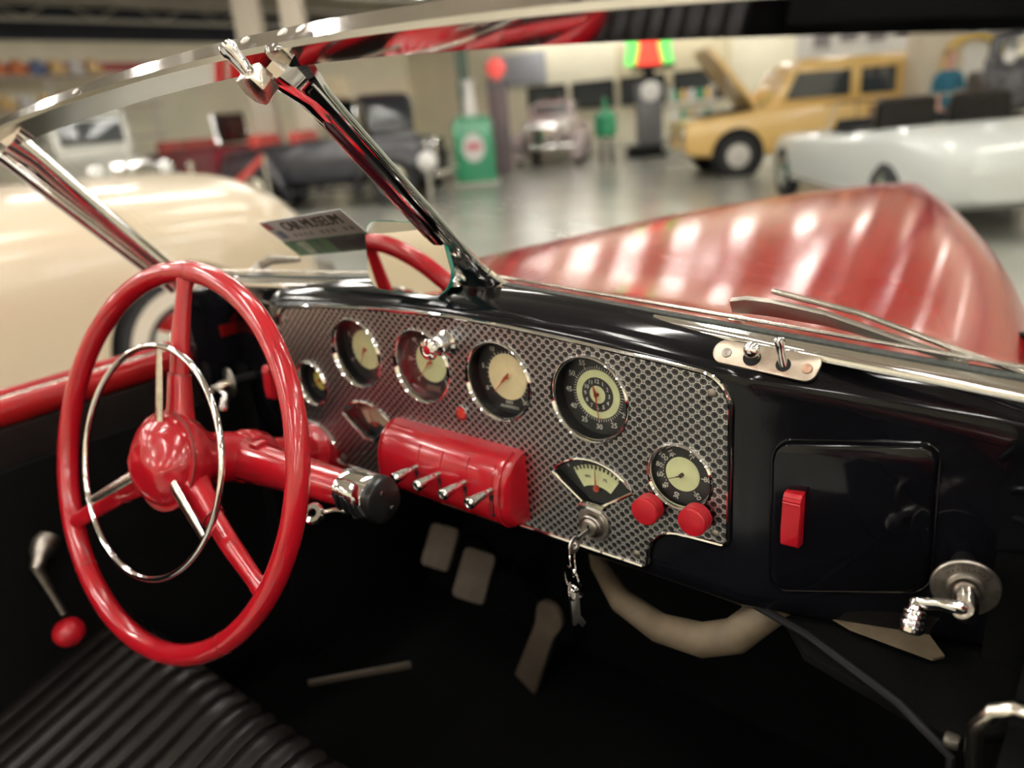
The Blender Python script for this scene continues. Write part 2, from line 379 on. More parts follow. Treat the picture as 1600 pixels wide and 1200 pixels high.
for sd in (1, -1): MB().sphere((-4+sd*.48, 2.2, .68), .10, 18).build('headlamp', CHR, t)
cs = [[V((-4+x*.74, y, z)) for x, z in ((1, .98), (.98, 1.2), (.84, h_-.05), (.6, h_), (-.6, h_), (-.84, h_-.05), (-.98, 1.2), (-1, .98))] for y, h_ in ((-3.4, 1.1), (-3.0, 1.45), (-2.2, 1.6), (-1.6, 1.55), (-1.1, 1.15))]
MB().loft(cs).build('cabin', CREAMP, t, ang=.8)
# --- yellow wagon with its hood raised
ang = -141; YEL = mat('yellow_car_paint', (.72, .47, .16), .3, coat=.5)
u = V((math.cos(math.radians(ang)), math.sin(math.radians(ang)), 0)); lf = V((-u.y, u.x, 0))
fw = V((-5.03, 12.36, 0)); ctr = fw-u*1.35-lf*.75 if (lf.dot(V((.63, -.777, 0))) > 0) else fw-u*1.35+lf*.75
sdn = 1 if lf.dot(V((.63, -.777, 0))) > 0 else -1
t = thing('yellow_wagon', 'yellow station wagon with its hood propped open, across the hall', 'car', ctr, rz=math.radians(ang))
secs = [rsec(x, w, z0, z1, .22, 24) for x, w, z0, z1 in ((-2.3, .78, .36, 1.02), (-2.2, .84, .32, 1.10), (-.5, .86, .30, 1.12), (.78, .86, .30, 1.12), (1.2, .85, .30, 1.04), (2.0, .82, .34, .98), (2.22, .76, .42, .92))]
MB().loft(secs).build('body', YEL, t, local=True, ang=.8)
MB().loft([rsec(x, w, z0, z1, .25, 24) for x, w, z0, z1 in ((-2.25, .70, 1.02, 1.68), (-2.1, .76, 1.02, 1.76), (.2, .77, 1.02, 1.80), (.42, .75, 1.02, 1.70), (.78, .70, 1.02, 1.16))]).build('cabin', YEL, t, local=True, ang=.8)
for sd in (-1, 1):
    for xa, xb in ((-.50, .38), (-1.25, -.68), (-2.05, -1.42)):
        MB().prism([(xa, 1.17), (xb+(.18 if xb > .3 else 0), 1.17), (xb, 1.58), (xa, 1.58)], (0, sd*.765, 0), X_, Z_, Y_, sd*.02).build('side_window', DGLS, t, local=True)
    MB().box((-1.36, sd*.862, .78), (1.1, .012, .42)).build('wood_panel', mat('brown_wood', (.20, .12, .06), .5), t, local=True, bev=.004) if sd == sdn else None
    MB().box((-.60, sd*.865, .78), (.012, .01, .72)).build('door_seam', BLKM, t, local=True)
    for xx in (1.35, -1.5):
        MB().lathe((xx, sd*.70, .36), (0, sd, 0), [(.44, 0), (.44, .168), (.40, .172), (0, .172)], 30).build('wheel_arch', BLKM, t, local=True); wheel(t, (xx, sd*.80, .34), .34, .16, False, mat('pale_wheel', (.55, .52, .48), .4), side=sd)
MB().prism([(.92, 1.10), (1.9, 1.02), (1.98, .95), (.92, .95)], (0, -.6, 0), X_, Z_, Y_, 1.2).build('engine_bay', BLKM, t, local=True)
MB().loft([[V((.95+d*.80, -.66*w, 1.12+d*.98)), V((.95+d*.80, .66*w, 1.12+d*.98)), V((1.01+d*.80, .66*w, 1.12+d*.98-.05)), V((1.01+d*.80, -.66*w, 1.12+d*.98-.05))] for d, w in ((0, 1), (.3, 1), (.8, .97), (1.0, .88))]).build('open_hood', YEL, t, local=True)
MB().tube([(2.28, -.8, .46), (2.34, 0, .46), (2.28, .8, .46)], .05, 10).build('bumper', CHR, t, local=True)
for sd in (-1, 1): MB().lathe((2.16, sd*.55, .72), X_, [(.10, 0), (.12, .05), (.10, .08), (0, .10)], 18).build('headlamp', CHR, t, local=True)
# --- silver roadster on the right
SILV = mat('silver_car_paint', (.52, .54, .52), .3, coat=.5)
pa, pb_ = V((-3.05, 12.4, 0)), V((-.2, 8.6, 0)); hd_ = (pa-pb_).normalized(); side_ = V((hd_.y, -hd_.x, 0)); side_ = side_ if side_.dot(V((.63, -.777, 0))) < 0 else -side_
c_ = (pa+pb_)/2+side_*.9; c_ = c_-hd_*1.25
t = thing('silver_roadster', 'long silver open car with dark seats at the right, beyond the red hood', 'car', c_, rz=math.atan2(hd_.y, hd_.x))
secs = [rsec(x, w, z0, z1, .33, 24) for x, w, z0, z1 in ((-2.55, .60, .35, .70), (-2.4, .78, .28, .84), (-1.6, .88, .24, .95), (-.2, .90, .22, .86), (.9, .90, .22, .84), (1.9, .86, .24, .80), (2.35, .74, .28, .72), (2.5, .5, .34, .62))]
MB().loft(secs).build('body', SILV, t, local=True, ang=1.0)
MB().box((-.35, 0, .86), (1.5, 1.35, .06)).build('cockpit_opening', BLKM, t, local=True, bev=.02)
for y in (-.36, .36):
    s = MB().box((-.75, y, .98), (.18, .56, .42), Matrix.Rotation(math.radians(-10), 3, 'Y')).build('seat', LEATHER, t, local=True, bev=.07)
MB().box((.20, 0, .90), (.30, 1.3, .16)).build('dash_cover', BLKM, t, local=True, bev=.05)
f = MB().tube([(.45, -.70, .84), (.30, -.66, 1.16), (.30, .66, 1.16), (.45, .70, .84)], .014, 8).build('windscreen_frame', CHR, t, local=True)
for sd in (-1, 1):
    for xx in (1.55, -1.6): wheel(t, (xx, sd*.80, .33), .33, .18, False, side=sd)
    MB().box((0, sd*.885, .30), (2.3, .03, .05)).build('side_molding', CHR, t, local=True)
MB().tube([(2.5, -.7, .42), (2.62, 0, .42), (2.5, .7, .42)], .05, 10).build('bumper', CHR, t, local=True)
# --- other cars further off
GREYC = mat('pale_grey_car_paint', (.46, .45, .40), .3, coat=.4); MAR = mat('maroon_car_paint', (.20, .02, .035), .25, coat=.5)
PINKG = mat('pinkish_grey_car_paint', (.45, .36, .36), .3, coat=.4); BLKC = mat('black_vintage_paint', (.025, .025, .032), .3, coat=.4); RSEAT = mat('red_leather', (.42, .04, .03), .5)
vcar('grey_sedan', 'pale grey rounded sedan behind the cream car', 'car', (-13.1, 5.2, 0), -8, 4.4, 1.9, 2.05, GREYC, hood_h=1.2, white=True)
vcar('grey_coupe', 'pale grey coupe further left, behind the pale grey sedan', 'car', (-19.0, 4.6, 0), -20, 4.8, 1.85, 1.55, GREYC, hood_h=1.0)
vcar('touring_car', 'black open vintage touring car with red seats and chrome lamps', 'car', (-10.8, 8.4, 0), 30, 4.2, 1.7, 1.8, BLKC, closed=False, hood_h=1.15, r=.42, seats=RSEAT)
vcar('touring_car', 'dark red open vintage car just behind the black touring car', 'car', (-15.2, 8.9, 0), 20, 4.2, 1.7, 1.8, MAR, closed=False, hood_h=1.15, r=.42, seats=RSEAT, fpaint=BLKC)
dk = vcar('black_sedan', 'black tall vintage sedan with yellow rear panel, left of the green post', 'car', (-12.5, 11.3, 0), -30, 3.8, 1.6, 1.95, BLKC, hood_h=1.15, r=.38)
MB().box((-.75, -.64, 1.30), (.95, .05, .42)).build('yellow_panel', mat('yellow_panel_paint', (.62, .46, .05), .4), dk, local=True, bev=.02)
MB().box((-.75, .64, 1.30), (.95, .05, .42)).build('yellow_panel', mat('yellow_panel_paint', (.62, .46, .05), .4), dk, local=True, bev=.02)
vcar('maroon_car', 'maroon vintage car facing us in the middle of the hall', 'car', (-14.5, 20.3, 0), -50, 4.2, 1.7, 1.6, MAR, hood_h=1.15, r=.38)
vcar('rounded_car', 'pinkish grey rounded car right of the green pump cabinet', 'car', (-12.05, 16.7, 0), -60, 4.2, 1.75, 1.5, PINKG, hood_h=1.15, r=.36)
# --- pumps and signs
GRN = mat('green_enamel', (.02, .28, .13), .3, coat=.4); WE = mat('white_enamel', (.72, .70, .68), .4)
a_ = math.radians(-51)
t = thing('pump_cabinet', 'green cabinet with round white and red emblem, in front of the green post', 'cabinet', (-10.2, 11.45, 0), rz=a_)
MB().box((0, 0, .62), (.5, .80, 1.24)).build('cabinet_body', GRN, t, local=True, bev=.04)
MB().box((0, 0, 1.28), (.42, .66, .08)).build('cabinet_top', GRN, t, local=True, bev=.02)
e = MB().lathe((.25, 0, .72), X_, [(.27, 0), (.27, .015), (0, .018)], 32, sx=.85).build('emblem_disc', WE, t, local=True)
MB().prism([(-.14, -.05), (.14, -.05), (.14, .07), (-.14, .07)], (.27, 0, .74), Y_, Z_, X_, .006).build('emblem_band', mat('emblem_red', (.55, .10, .12), .4), e, local=True)
MB().lathe((0, -.02, 1.32), Z_, [(.13, 0), (.13, .3), (.10, .38), (.10, .60), (.14, .62), (.14, .66), (0, .68)], 20).build('measuring_column', WE, t, local=True)
MB().box((0, .0, .03), (.6, .95, .06)).build('plinth', GREYC, t, local=True)
t = tag(MB().box((-11.15, 12.35, 2.8), (.26, .26, 5.6), Matrix.Rotation(a_, 3, 'Z')).build('green_post', mat('dark_green_paint', (.045, .10, .065), .5)), 'tall dark green square post rising behind the green cabinet', 'post')
t = thing('red_globe_pump', 'slim pump topped by a glowing red globe, right of the green post', 'gas pump', (-11.4, 13.75, 0), rz=a_)
MB().box((0, 0, 1.0), (.38, .46, 2.0)).build('pump_body', mat('mauve_grey_paint', (.16, .12, .13), .5), t, local=True, bev=.04)
MB().lathe((0, 0, 2.0), Z_, [(.10, 0), (.12, .05), (.08, .10)], 20).build('globe_collar', CHR, t, local=True)
MB().sphere((0, 0, 2.30), .22, 20).build('globe', mat('red_globe', (.6, .08, .07), .3, emit=(1, .12, .10), estr=.7), t, local=True)
t = thing('neon_pump', 'tall grey pump under a lit sign, red in the middle with green sides', 'gas pump', (-9.5, 17.3, 0), rz=a_)
MB().box((0, 0, .14), (.8, 1.1, .28)).build('plinth', BLKM, t, local=True, bev=.03)
MB().box((0, 0, 1.0), (.45, .62, 1.5)).build('pump_body', mat('dark_grey_enamel', (.13, .13, .135), .4), t, local=True, bev=.05)
MB().lathe((.24, 0, 1.55), X_, [(.24, -.02), (.24, .03), (.20, .04), (0, .04)], 28).build('dial_face', WE, t, local=True)
MB().box((0, 0, 1.9), (.25, .25, .35)).build('neck', BLKM, t, local=True)
MB().box((0, .1, 2.09), (.4, 1.0, .12)).build('sign_bar', BLKM, t, local=True, bev=.03)
s = MB().prism([(-.32, 0), (.32, 0), (.22, .42), (.26, .80), (-.26, .80), (-.22, .42)], (.0, 0, 2.15), Y_, Z_, X_, .16).build('lit_sign', mat('neon_red', (.8, .05, .03), .4, emit=(1, .06, .03), estr=1.3), t, local=True)
for sd in (-1, 1): MB().prism([(sd*.34, 0), (sd*.60, .02), (sd*.52, .40), (sd*.58, .80), (sd*.28, .80), (sd*.24, .42)], (.0, 0, 2.15), Y_, Z_, X_, .14).build('lit_side_panel', mat('neon_green', (.1, .7, .1), .4, emit=(.22, 1, .20), estr=.8), s, local=True)
t = thing('oil_cart', 'small green oil cart on black legs, left of the lit pump', 'cart', (-9.45, 15.2, 0), rz=a_)
MB().lathe((0, 0, .62), Z_, [(.20, 0), (.26, .05), (.26, .45), (.18, .55), (.06, .6), (.05, .85), (0, .86)], 20).build('tank', GRN, t, local=True)
for x, y in ((.15, .12), (-.15, .12), (.15, -.12), (-.15, -.12)): MB().tube([(x, y, 0), (x*.8, y*.8, .66)], .025, 8).build('leg', BLKM, t, local=True)
t = thing('oil_can_rack', 'low white rack with green tins, between the lit pump and the yellow wagon', 'rack', (-8.0, 16.6, 0), rz=a_)
for z in (.35, .8, 1.25): MB().box((0, 0, z), (.4, 1.0, .04)).build('shelf', WE, t, local=True)
for x, y in ((.18, .48), (-.18, .48), (.18, -.48), (-.18, -.48)): MB().tube([(x, y, 0), (x, y, 1.6)], .02, 6).build('upright', WE, t, local=True)
for k in range(5):
    for z in (.37, .82, 1.27):
        MB().lathe((0, -.38+k*.19, z), Z_, [(.07, 0), (.07, .22), (.06, .24), (0, .24)], 14).build('tin', (GRN, YEL, WE)[(k+int(z*3)) % 3], t, local=True)
for i, (dx, dy, lab) in enumerate(((-7.2, 14.6, 'chrome stand with round white lamp by the nose of the yellow wagon'), (-8.0, 7.9, 'chrome lamp stand in front of the black touring car'))):
    t = thing('lamp_stand', lab, 'lamp', (dx, dy, 0))
    MB().lathe((0, 0, 0), Z_, [(.2, 0), (.2, .04), (.03, .06), (.03, .6), (.05, .62), (0, .64)], 16).build('stand', STEEL, t, local=True)
    MB().sphere((0, 0, .74), .15, 18).build('white_lamp', WE, t, local=True)
# rope barrier in front of the touring car
t = thing('rope_barrier', 'sagging red rope between two chrome posts in front of the black touring car', 'rope barrier', (-9.6, 6.2, 0))
for p in ((-9.9, 5.15), (-9.36, 5.98)): MB().lathe((*p, 0), Z_, [(.16, 0), (.16, .02), (.03, .05), (.025, .95), (.045, .97), (.04, 1.03), (0, 1.05)], 16).build('post', CHR, t)
p0, p1 = V((-9.9, 5.15, .50)), V((-9.36, 5.98, 1.02)); MB().tube([p0.lerp(p1, k/10)-V((0, 0, .10*math.sin(PI*k/10))) for k in range(11)], .05, 8).build('rope', RSEAT, t)
# cream board, shelves, banners
t = thing('display_board', 'tall cream display board standing behind the black touring car', 'board', (-15.6, 12.1, 0), rz=a_)
MB().box((0, 0, 1.75), (.06, 1.25, 1.4)).build('board', mat('cream_board', (.78, .68, .45), .6), t, local=True, bev=.01)
for y in (-.4, .4): MB().box((-.05, y, 1.0), (.05, .05, 2.0)).build('leg', WE, t, local=True)
t = thing('display_shelf', 'long shelf of orange and yellow toys by the far left wall', 'shelf', (-24.5, 8, 0))
for z in (1.5, 2.4, 3.3): MB().box((-24.5, 8, z), (.5, 9, .06)).build('shelf_board', mat('pale_pink_board', (.55, .44, .38), .6), t)
for y in (-4.5, -1.5, 1.5, 4.5): MB().box((-24.72, 8+y, 1.9), (.06, .06, 3.8)).build('upright', WE, t)
ORG = mat('orange_toy', (.62, .19, .06), .5); tcol = [ORG, YEL, mat('toy_blue', (.1, .15, .3), .5), RSEAT, YEL, ORG, WE]
toy = None
ORD = ['leftmost', 'second', 'third', 'fourth', 'fifth', 'sixth', 'seventh', 'eighth', 'ninth', 'tenth', 'eleventh', 'twelfth', 'thirteenth', 'last']
CN = ['orange', 'yellow', 'dark blue', 'red', 'yellow', 'orange', 'white']
for k in range(14):
    for z, shn in ((2.43, 'middle'), (3.33, 'top')):
        o = MB().box((-24.45, 4.0+k*.52, z+.15), (.3, .40, .20)).box((-24.45, 4.0+k*.52-.03, z+.32), (.24, .22, .18)).tube([(-24.6, 4.0+k*.52-.12, z+.06), (-24.3, 4.0+k*.52-.12, z+.06)], .06, 8).tube([(-24.6, 4.0+k*.52+.12, z+.06), (-24.3, 4.0+k*.52+.12, z+.06)], .06, 8).build('toy_car', tcol[(k*2+int(z)) % 7], None, bev=.01)
        tag(o, '%s toy car, %s from the left on the %s shelf' % (CN[(k*2+int(z)) % 7], ORD[k], shn), 'toy', 'toy cars on the long shelf')
# wall pieces on the far wall
t = thing('wall_banner', 'long pale banner with a row of grey lettering blocks, high on the far wall', 'banner', (-3, 25.9, 3.0))
MB().box((-3, 25.9, 2.9), (12, .06, 1.5)).build('banner_cloth', mat('banner_pale', (.55, .52, .48), .7), t)
bl_ = MB()
for k in range(14): MB().box((-8.2+k*.8, 25.85, 2.75+.1*(k % 2)), (.5, .04, .55)).build('lettering_block', mat('banner_grey', (.16, .14, .14), .7), t)
for i, (x, z, w, h, c, lab) in enumerate(((-13.5, 2.6, 4.4, 1.5, (.70, .62, .42), 'wide cream wall sign left of the pale banner'), (-20.5, 2.9, 3.0, 1.2, (.35, .36, .40), 'grey wall sign near the left end of the far wall'))):
    t = tag(MB().box((x, 25.9, z), (w, .08, h)).build('wall_sign', mat('wall_sign_%d' % i, c, .6), None, bev=.02), lab, 'sign')
t = thing('far_window_row', 'dark shop window strip in the far wall behind the maroon car', 'window', (-15, 25.85, 1.5))
for k in range(4):
    w_ = MB().box((-19+k*2.2, 25.88, 1.7), (1.9, .08, 1.0)).build('window_frame', BLKM, t); MB().box((-19+k*2.2, 25.83, 1.7), (1.7, .03, .8)).build('pane', DGLS, w_)
# columns
for i, (x, y, w, lab) in enumerate(((-2.45, 14.0, .62, 'square cream column behind the silver roadster'), (-1.6, 14.6, .30, 'thin grey column right of the wide cream column'), (-14.9, 9.9, .5, 'left of two cream columns behind the black touring car'), (-13.5, 10.0, .42, 'right of two cream columns behind the black touring car'))):
    tag(MB().box((x, y, 2.8), (w, w, 5.6), Matrix.Rotation(a_, 3, 'Z')).build('column', mat('column_cream', (.62, .55, .44), .7) if i != 1 else mat('column_grey', (.25, .25, .26), .6), None, bev=.02), lab, 'column')
# machinery on the right
t = thing('display_engine', 'black engine on a display stand at the right edge behind the roadster', 'engine', (-1.25, 12.3, 0), rz=a_)
MB().box((0, 0, .4), (.7, .8, .8)).build('stand', BLKM, t, local=True, bev=.03)
MB().box((0, 0, 1.10), (.6, .62, .55)).build('block', BLKC, t, local=True, bev=.06)
for k in range(4): MB().lathe((.1, -.22+k*.15, 1.36), Z_, [(.06, 0), (.07, .06), (.06, .16), (0, .2)], 12).build('cylinder_head', mat('engine_grey', (.08, .08, .09), .4), t, local=True)
MB().lathe((.31, .05, 1.15), X_, [(.22, 0), (.22, .05), (.06, .07), (0, .09)], 24).build('flywheel', mat('engine_grey', (.08, .08, .09), .4), t, local=True)
MB().tube([(0, -.1, 1.5), (0, -.1, 1.75), (0, .15, 1.85), (0, .2, 2.3)], .09, 12).build('air_pipe', BLKC, t, local=True)
MB().lathe((0, .2, 2.2), Z_, [(.22, 0), (.25, .06), (.22, .35), (0, .4)], 20).build('air_cleaner', BLKC, t, local=True)
MB().lathe((.22, -.05, 1.52), X_, [(.07, 0), (.09, .03), (0, .07)], 16).build('pale_lamp', WE, t, local=True)
t = thing('yellow_arch', 'yellow arched frame standing behind the person in teal', 'display frame', (-1.9, 14.0, 0), rz=a_)
MB().tube([(0, -.42, 0), (0, -.42, 1.55)]+[(0, -.42*math.cos(PI*k/10), 1.55+.36*math.sin(PI*k/10)) for k in range(1, 10)]+[(0, .42, 1.55), (0, .42, 0)], .07, 10).build('frame', mat('yellow_frame', (.62, .42, .12), .5), t, local=True)
MB().box((-.08, 0, 1.0), (.03, .78, 1.7)).build('back_panel', WE, t, local=True)
# person
def person(loc, ang, label):
    t = thing('person', label, 'person', loc, rz=math.radians(ang))
    sk = [(0, 0, .86), (0, 0, 1.05), (0, 0, 1.25), (.0, 0, 1.38), (.01, 0, 1.46), (.02, 0, 1.53), (.02, 0, 1.62), (.02, 0, 1.68),
          (0, .17, 1.33), (.03, .22, 1.08), (.18, .20, .92), (.25, .19, .88), (0, -.17, 1.33), (.03, -.22, 1.08), (.18, -.20, .92), (.25, -.19, .88),
          (0, .09, .80), (.02, .10, .46), (0, .10, .08), (.14, .11, .04), (0, -.09, .80), (.02, -.10, .46), (0, -.10, .08), (.14, -.11, .04)]
    ed = [(0, 1), (1, 2), (2, 3), (3, 4), (4, 5), (5, 6), (6, 7), (3, 8), (8, 9), (9, 10), (10, 11), (3, 12), (12, 13), (13, 14), (14, 15), (0, 16), (16, 17), (17, 18), (18, 19), (0, 20), (20, 21), (21, 22), (22, 23)]
    rd = [(.13, .16), (.12, .145), (.125, .165), (.08, .10), (.05, .05), (.075, .07), (.09, .08), (.06, .055), (.06, .06), (.045, .045), (.035, .035), (.03, .03), (.06, .06), (.045, .045), (.035, .035), (.03, .03), (.09, .09), (.06, .06), (.045, .045), (.04, .03), (.09, .09), (.06, .06), (.045, .045), (.04, .03)]
    me = bpy.data.meshes.new('body'); me.from_pydata(sk, ed, []); o = bpy.data.objects.new('body', me); COL.objects.link(o)
    m = o.modifiers.new('s', 'SKIN'); 
    if not me.skin_vertices: 
        bm = bmesh.new(); bm.from_mesh(me); bm.verts.layers.skin.verify(); bm.to_mesh(me); bm.free()
    for i, r in enumerate(rd): me.skin_vertices[0].data[i].radius = r
    me.skin_vertices[0].data[0].use_root = True
    o.modifiers.new('d', 'SUBSURF').levels = 2
    bpy.context.view_layer.update()
    nm = bpy.data.meshes.new_from_object(o.evaluated_get(bpy.context.evaluated_depsgraph_get())); o.modifiers.clear(); o.data = nm; o.parent = t
    skin = mat('skin', (.62, .36, .28), .5); teal = mat('teal_cloth', (.02, .13, .20), .8); jean = mat('dark_jeans', (.03, .04, .07), .8)
    for x in (skin, teal, jean): nm.materials.append(x)
    for p in nm.polygons:
        c = p.center; p.material_index = 2 if c.z < .88 and abs(c.y) < .20 and not (c.x > .12 and c.z > .5) else (1 if .86 < c.z < 1.43 and not (abs(c.y) > .12 and (c.z < 1.12)) else 0); p.use_smooth = True
    MB().sphere((.005, 0, 1.64), .105, 18, (1, .9, .95)).build('hair', mat('fair_hair', (.35, .22, .10), .7), t, local=True)
    f = MB().sphere((.045, 0, 1.60), .088, 18, (.9, .85, 1.15)).build('face', skin, t, local=True)
    for y in (-.03, .03): MB().sphere((.118, y, 1.615), .011, 8).build('eye', BLKP, f, local=True)
    MB().sphere((.127, 0, 1.595), .014, 8, (1, .8, 1.3)).build('nose', skin, f, local=True); MB().box((.118, 0, 1.56), (.01, .035, .008)).build('mouth', RSEAT, f, local=True)
    for s in (-1, 1):
        for k in range(4): MB().tube([(.245, s*(.175+.012*k), .885), (.29, s*(.175+.013*k), .865), (.31, s*(.175+.013*k), .835)], .0075, 6).build('finger', skin, t, local=True)
        MB().tube([(.24, s*.165, .89), (.27, s*.145, .875), (.29, s*.14, .86)], .009, 6).build('thumb', skin, t, local=True)
    return t
person((-2.05, 13.15, 0), -55, 'person in a teal top standing behind the silver roadster')
# added sedan, out of view behind the camera, gives the chrome something to mirror
vcar('reflected_sedan', 'burgundy vintage sedan added unseen behind the camera for the chrome to mirror', 'car', (1.5, -5.5, 0), 80, 4.6, 1.8, 1.6, MAR, hood_h=1.1)

# =================================================================== THE RED CONVERTIBLE WE LOOK INTO
def zt(x): return 1.130-.14*x*x
def yf(x):
    a = abs(x); return 0 if a < .385 else .30*(a-.385)
# ---- dashboard shell
root_dash = root = thing('dashboard', 'glossy black painted dashboard running the full width of the open car', 'dashboard', (0, .05, .84))
def prof(x, full=True):
    t = zt(x); y = yf(x)
    return [(y+.10, .845), (y+.05, .835), (y+.012, .838), (y, .850), (y, .872), (y, .93), (y, 1.06), (y, t-.028), (y-.001, t-.012), (y+.003, t-.002), (y+.012, t+.008), (y+.022, t+.014),
            (y+.032, t+.017), (y+.040, t+.019), (y+.046, t+.022), (y+.056, t+.022), (y+.060, t+.010), (y+.060, t-.02)]
xs = [-.665, -.66, -.64, -.61, -.57, -.52, -.47, -.43, -.40, -.385, -.365, -.355, -.30, -.27, -.2, -.1, 0, .1, .2, .27, .30, .355, .365, .385, .40, .43, .47, .52, .57, .61, .635, .645, .65]
mb = MB(); secs = []
for x in xs:
    P = [V((x, y, z)) for y, z in prof(x)]
    secs.append(P)
n = len(secs[0]); Pv = [p for s in secs for p in s]; F = []
for i in range(len(xs)-1):
    for k in range(n-1):
        xm = (xs[i]+xs[i+1])/2; z0 = prof(xm)[k][1]; z1 = prof(xm)[k+1][1]; zm = (z0+z1)/2
        if abs(xm) < .355 and .93 < zm < 1.085 and k in (5, 6): continue
        if abs(xm) < .27 and .872 <= zm < .94 and k == 4: continue
        F.append((i*n+k, (i+1)*n+k, (i+1)*n+k+1, i*n+k+1))
mb.add(Pv, F)
dash = mb.build('dash_shell', BLK, root, ang=1.0)
MB().box((0, .11, .97), (1.3, .01, .26)).build('backing_panel', BLKM, root)
# ---- instrument panel plate with cut-outs
HOLES = []   # (cx, cz, r)
BIG = .0485
GA = dict(clock=(.2064, 1.05), speedometer=(.074, 1.05), tachometer=(-.0584, 1.05), fuelg=(-.1908, 1.05))
outline = [(-.338, 1.1045), (-.25, 1.113), (-.15, 1.1195), (-.05, 1.1235), (.02, 1.124), (.1, 1.121), (.2, 1.1145), (.30, 1.1075), (.335, 1.104)]
outline += arc(.336, 1.068, .036, 85, 0, 8)
outline += [(.372, .926)] + arc(.363, .925, .009, 0, -80, 4) + [(.345, .9155), (.325, .9145)] + arc(.319, .873, .041, 85, 172, 8) + [(.277, .866)] + arc(.269, .865, .007, -20, -90, 3)
outline += [(-.269, .857)] + arc(-.269, .865, .007, -90, -160, 3) + [(-.277, .866)] + arc(-.319, .873, .041, 8, 95, 8) + [(-.325, .9145), (-.345, .9155)] + arc(-.363, .925, .009, -100, -180, 4) + [(-.372, .926)] + arc(-.336, 1.068, .036, 180, 95, 8)
FANR = [(.2047+.0, .916)]
def fan(cx):
    a = arc(cx, .905, .0705, 142, 38, 14)
    return [(cx-.009, .916), (cx+.009, .916)] + [(cx+(p[0]-cx)*1.0, p[1]) for p in a[::-1]]
fanR = fan(.2050); fanL = fan(-.1890)
def curve_plate(name, outl, holes, y, th, m, parent):
    c = bpy.data.curves.new('p', 'CURVE'); c.dimensions = '2D'; c.fill_mode = 'BOTH'; c.extrude = th/2
    for pts in [outl]+holes:
        s = c.splines.new('POLY'); s.points.add(len(pts)-1); s.use_cyclic_u = True
        for i, p in enumerate(pts): s.points[i].co = (p[0], p[1], 0, 1)
    o = bpy.data.objects.new('p', c); COL.objects.link(o); bpy.context.view_layer.update()
    me = bpy.data.meshes.new_from_object(o.evaluated_get(bpy.context.evaluated_depsgraph_get()))
    q = MB(); q.v = [V((v.co.x, y+v.co.z, v.co.y)) for v in me.vertices]; q.f = [tuple(p.vertices) for p in me.polygons]
    bpy.data.objects.remove(o); bpy.data.curves.remove(c); bpy.data.meshes.remove(me)
    return q.build(name, m, parent, ang=.5)
holes = [arc(c[0], c[1], BIG, 0, 351, 39) for c in GA.values()]
holes += [arc(.3166, .9824, .035, 0, 350, 35), arc(-.3115, .985, .033, 0, 350, 35), fanR, fanL]
ip = curve_plate('instrument_panel', outline, holes, -.001, .003, ET, root)
ip['label'] = 'engine-turned bright metal instrument panel with a chrome edge'
MB().tube(xz(outline, -.0028), .0026, 8, closed=True).build('panel_edge_bead', CHR, ip)
for x, z in ((.352, 1.083), (.357, .928), (.262, .871), (-.352, 1.083), (-.357, .928), (-.262, .871)):
    s = MB().lathe((x, -.002, z), -Y_, [(.0048, 0), (.0044, .0012), (.002, .002), (0, .0021)], 14); s.build('screw', NICK, ip)
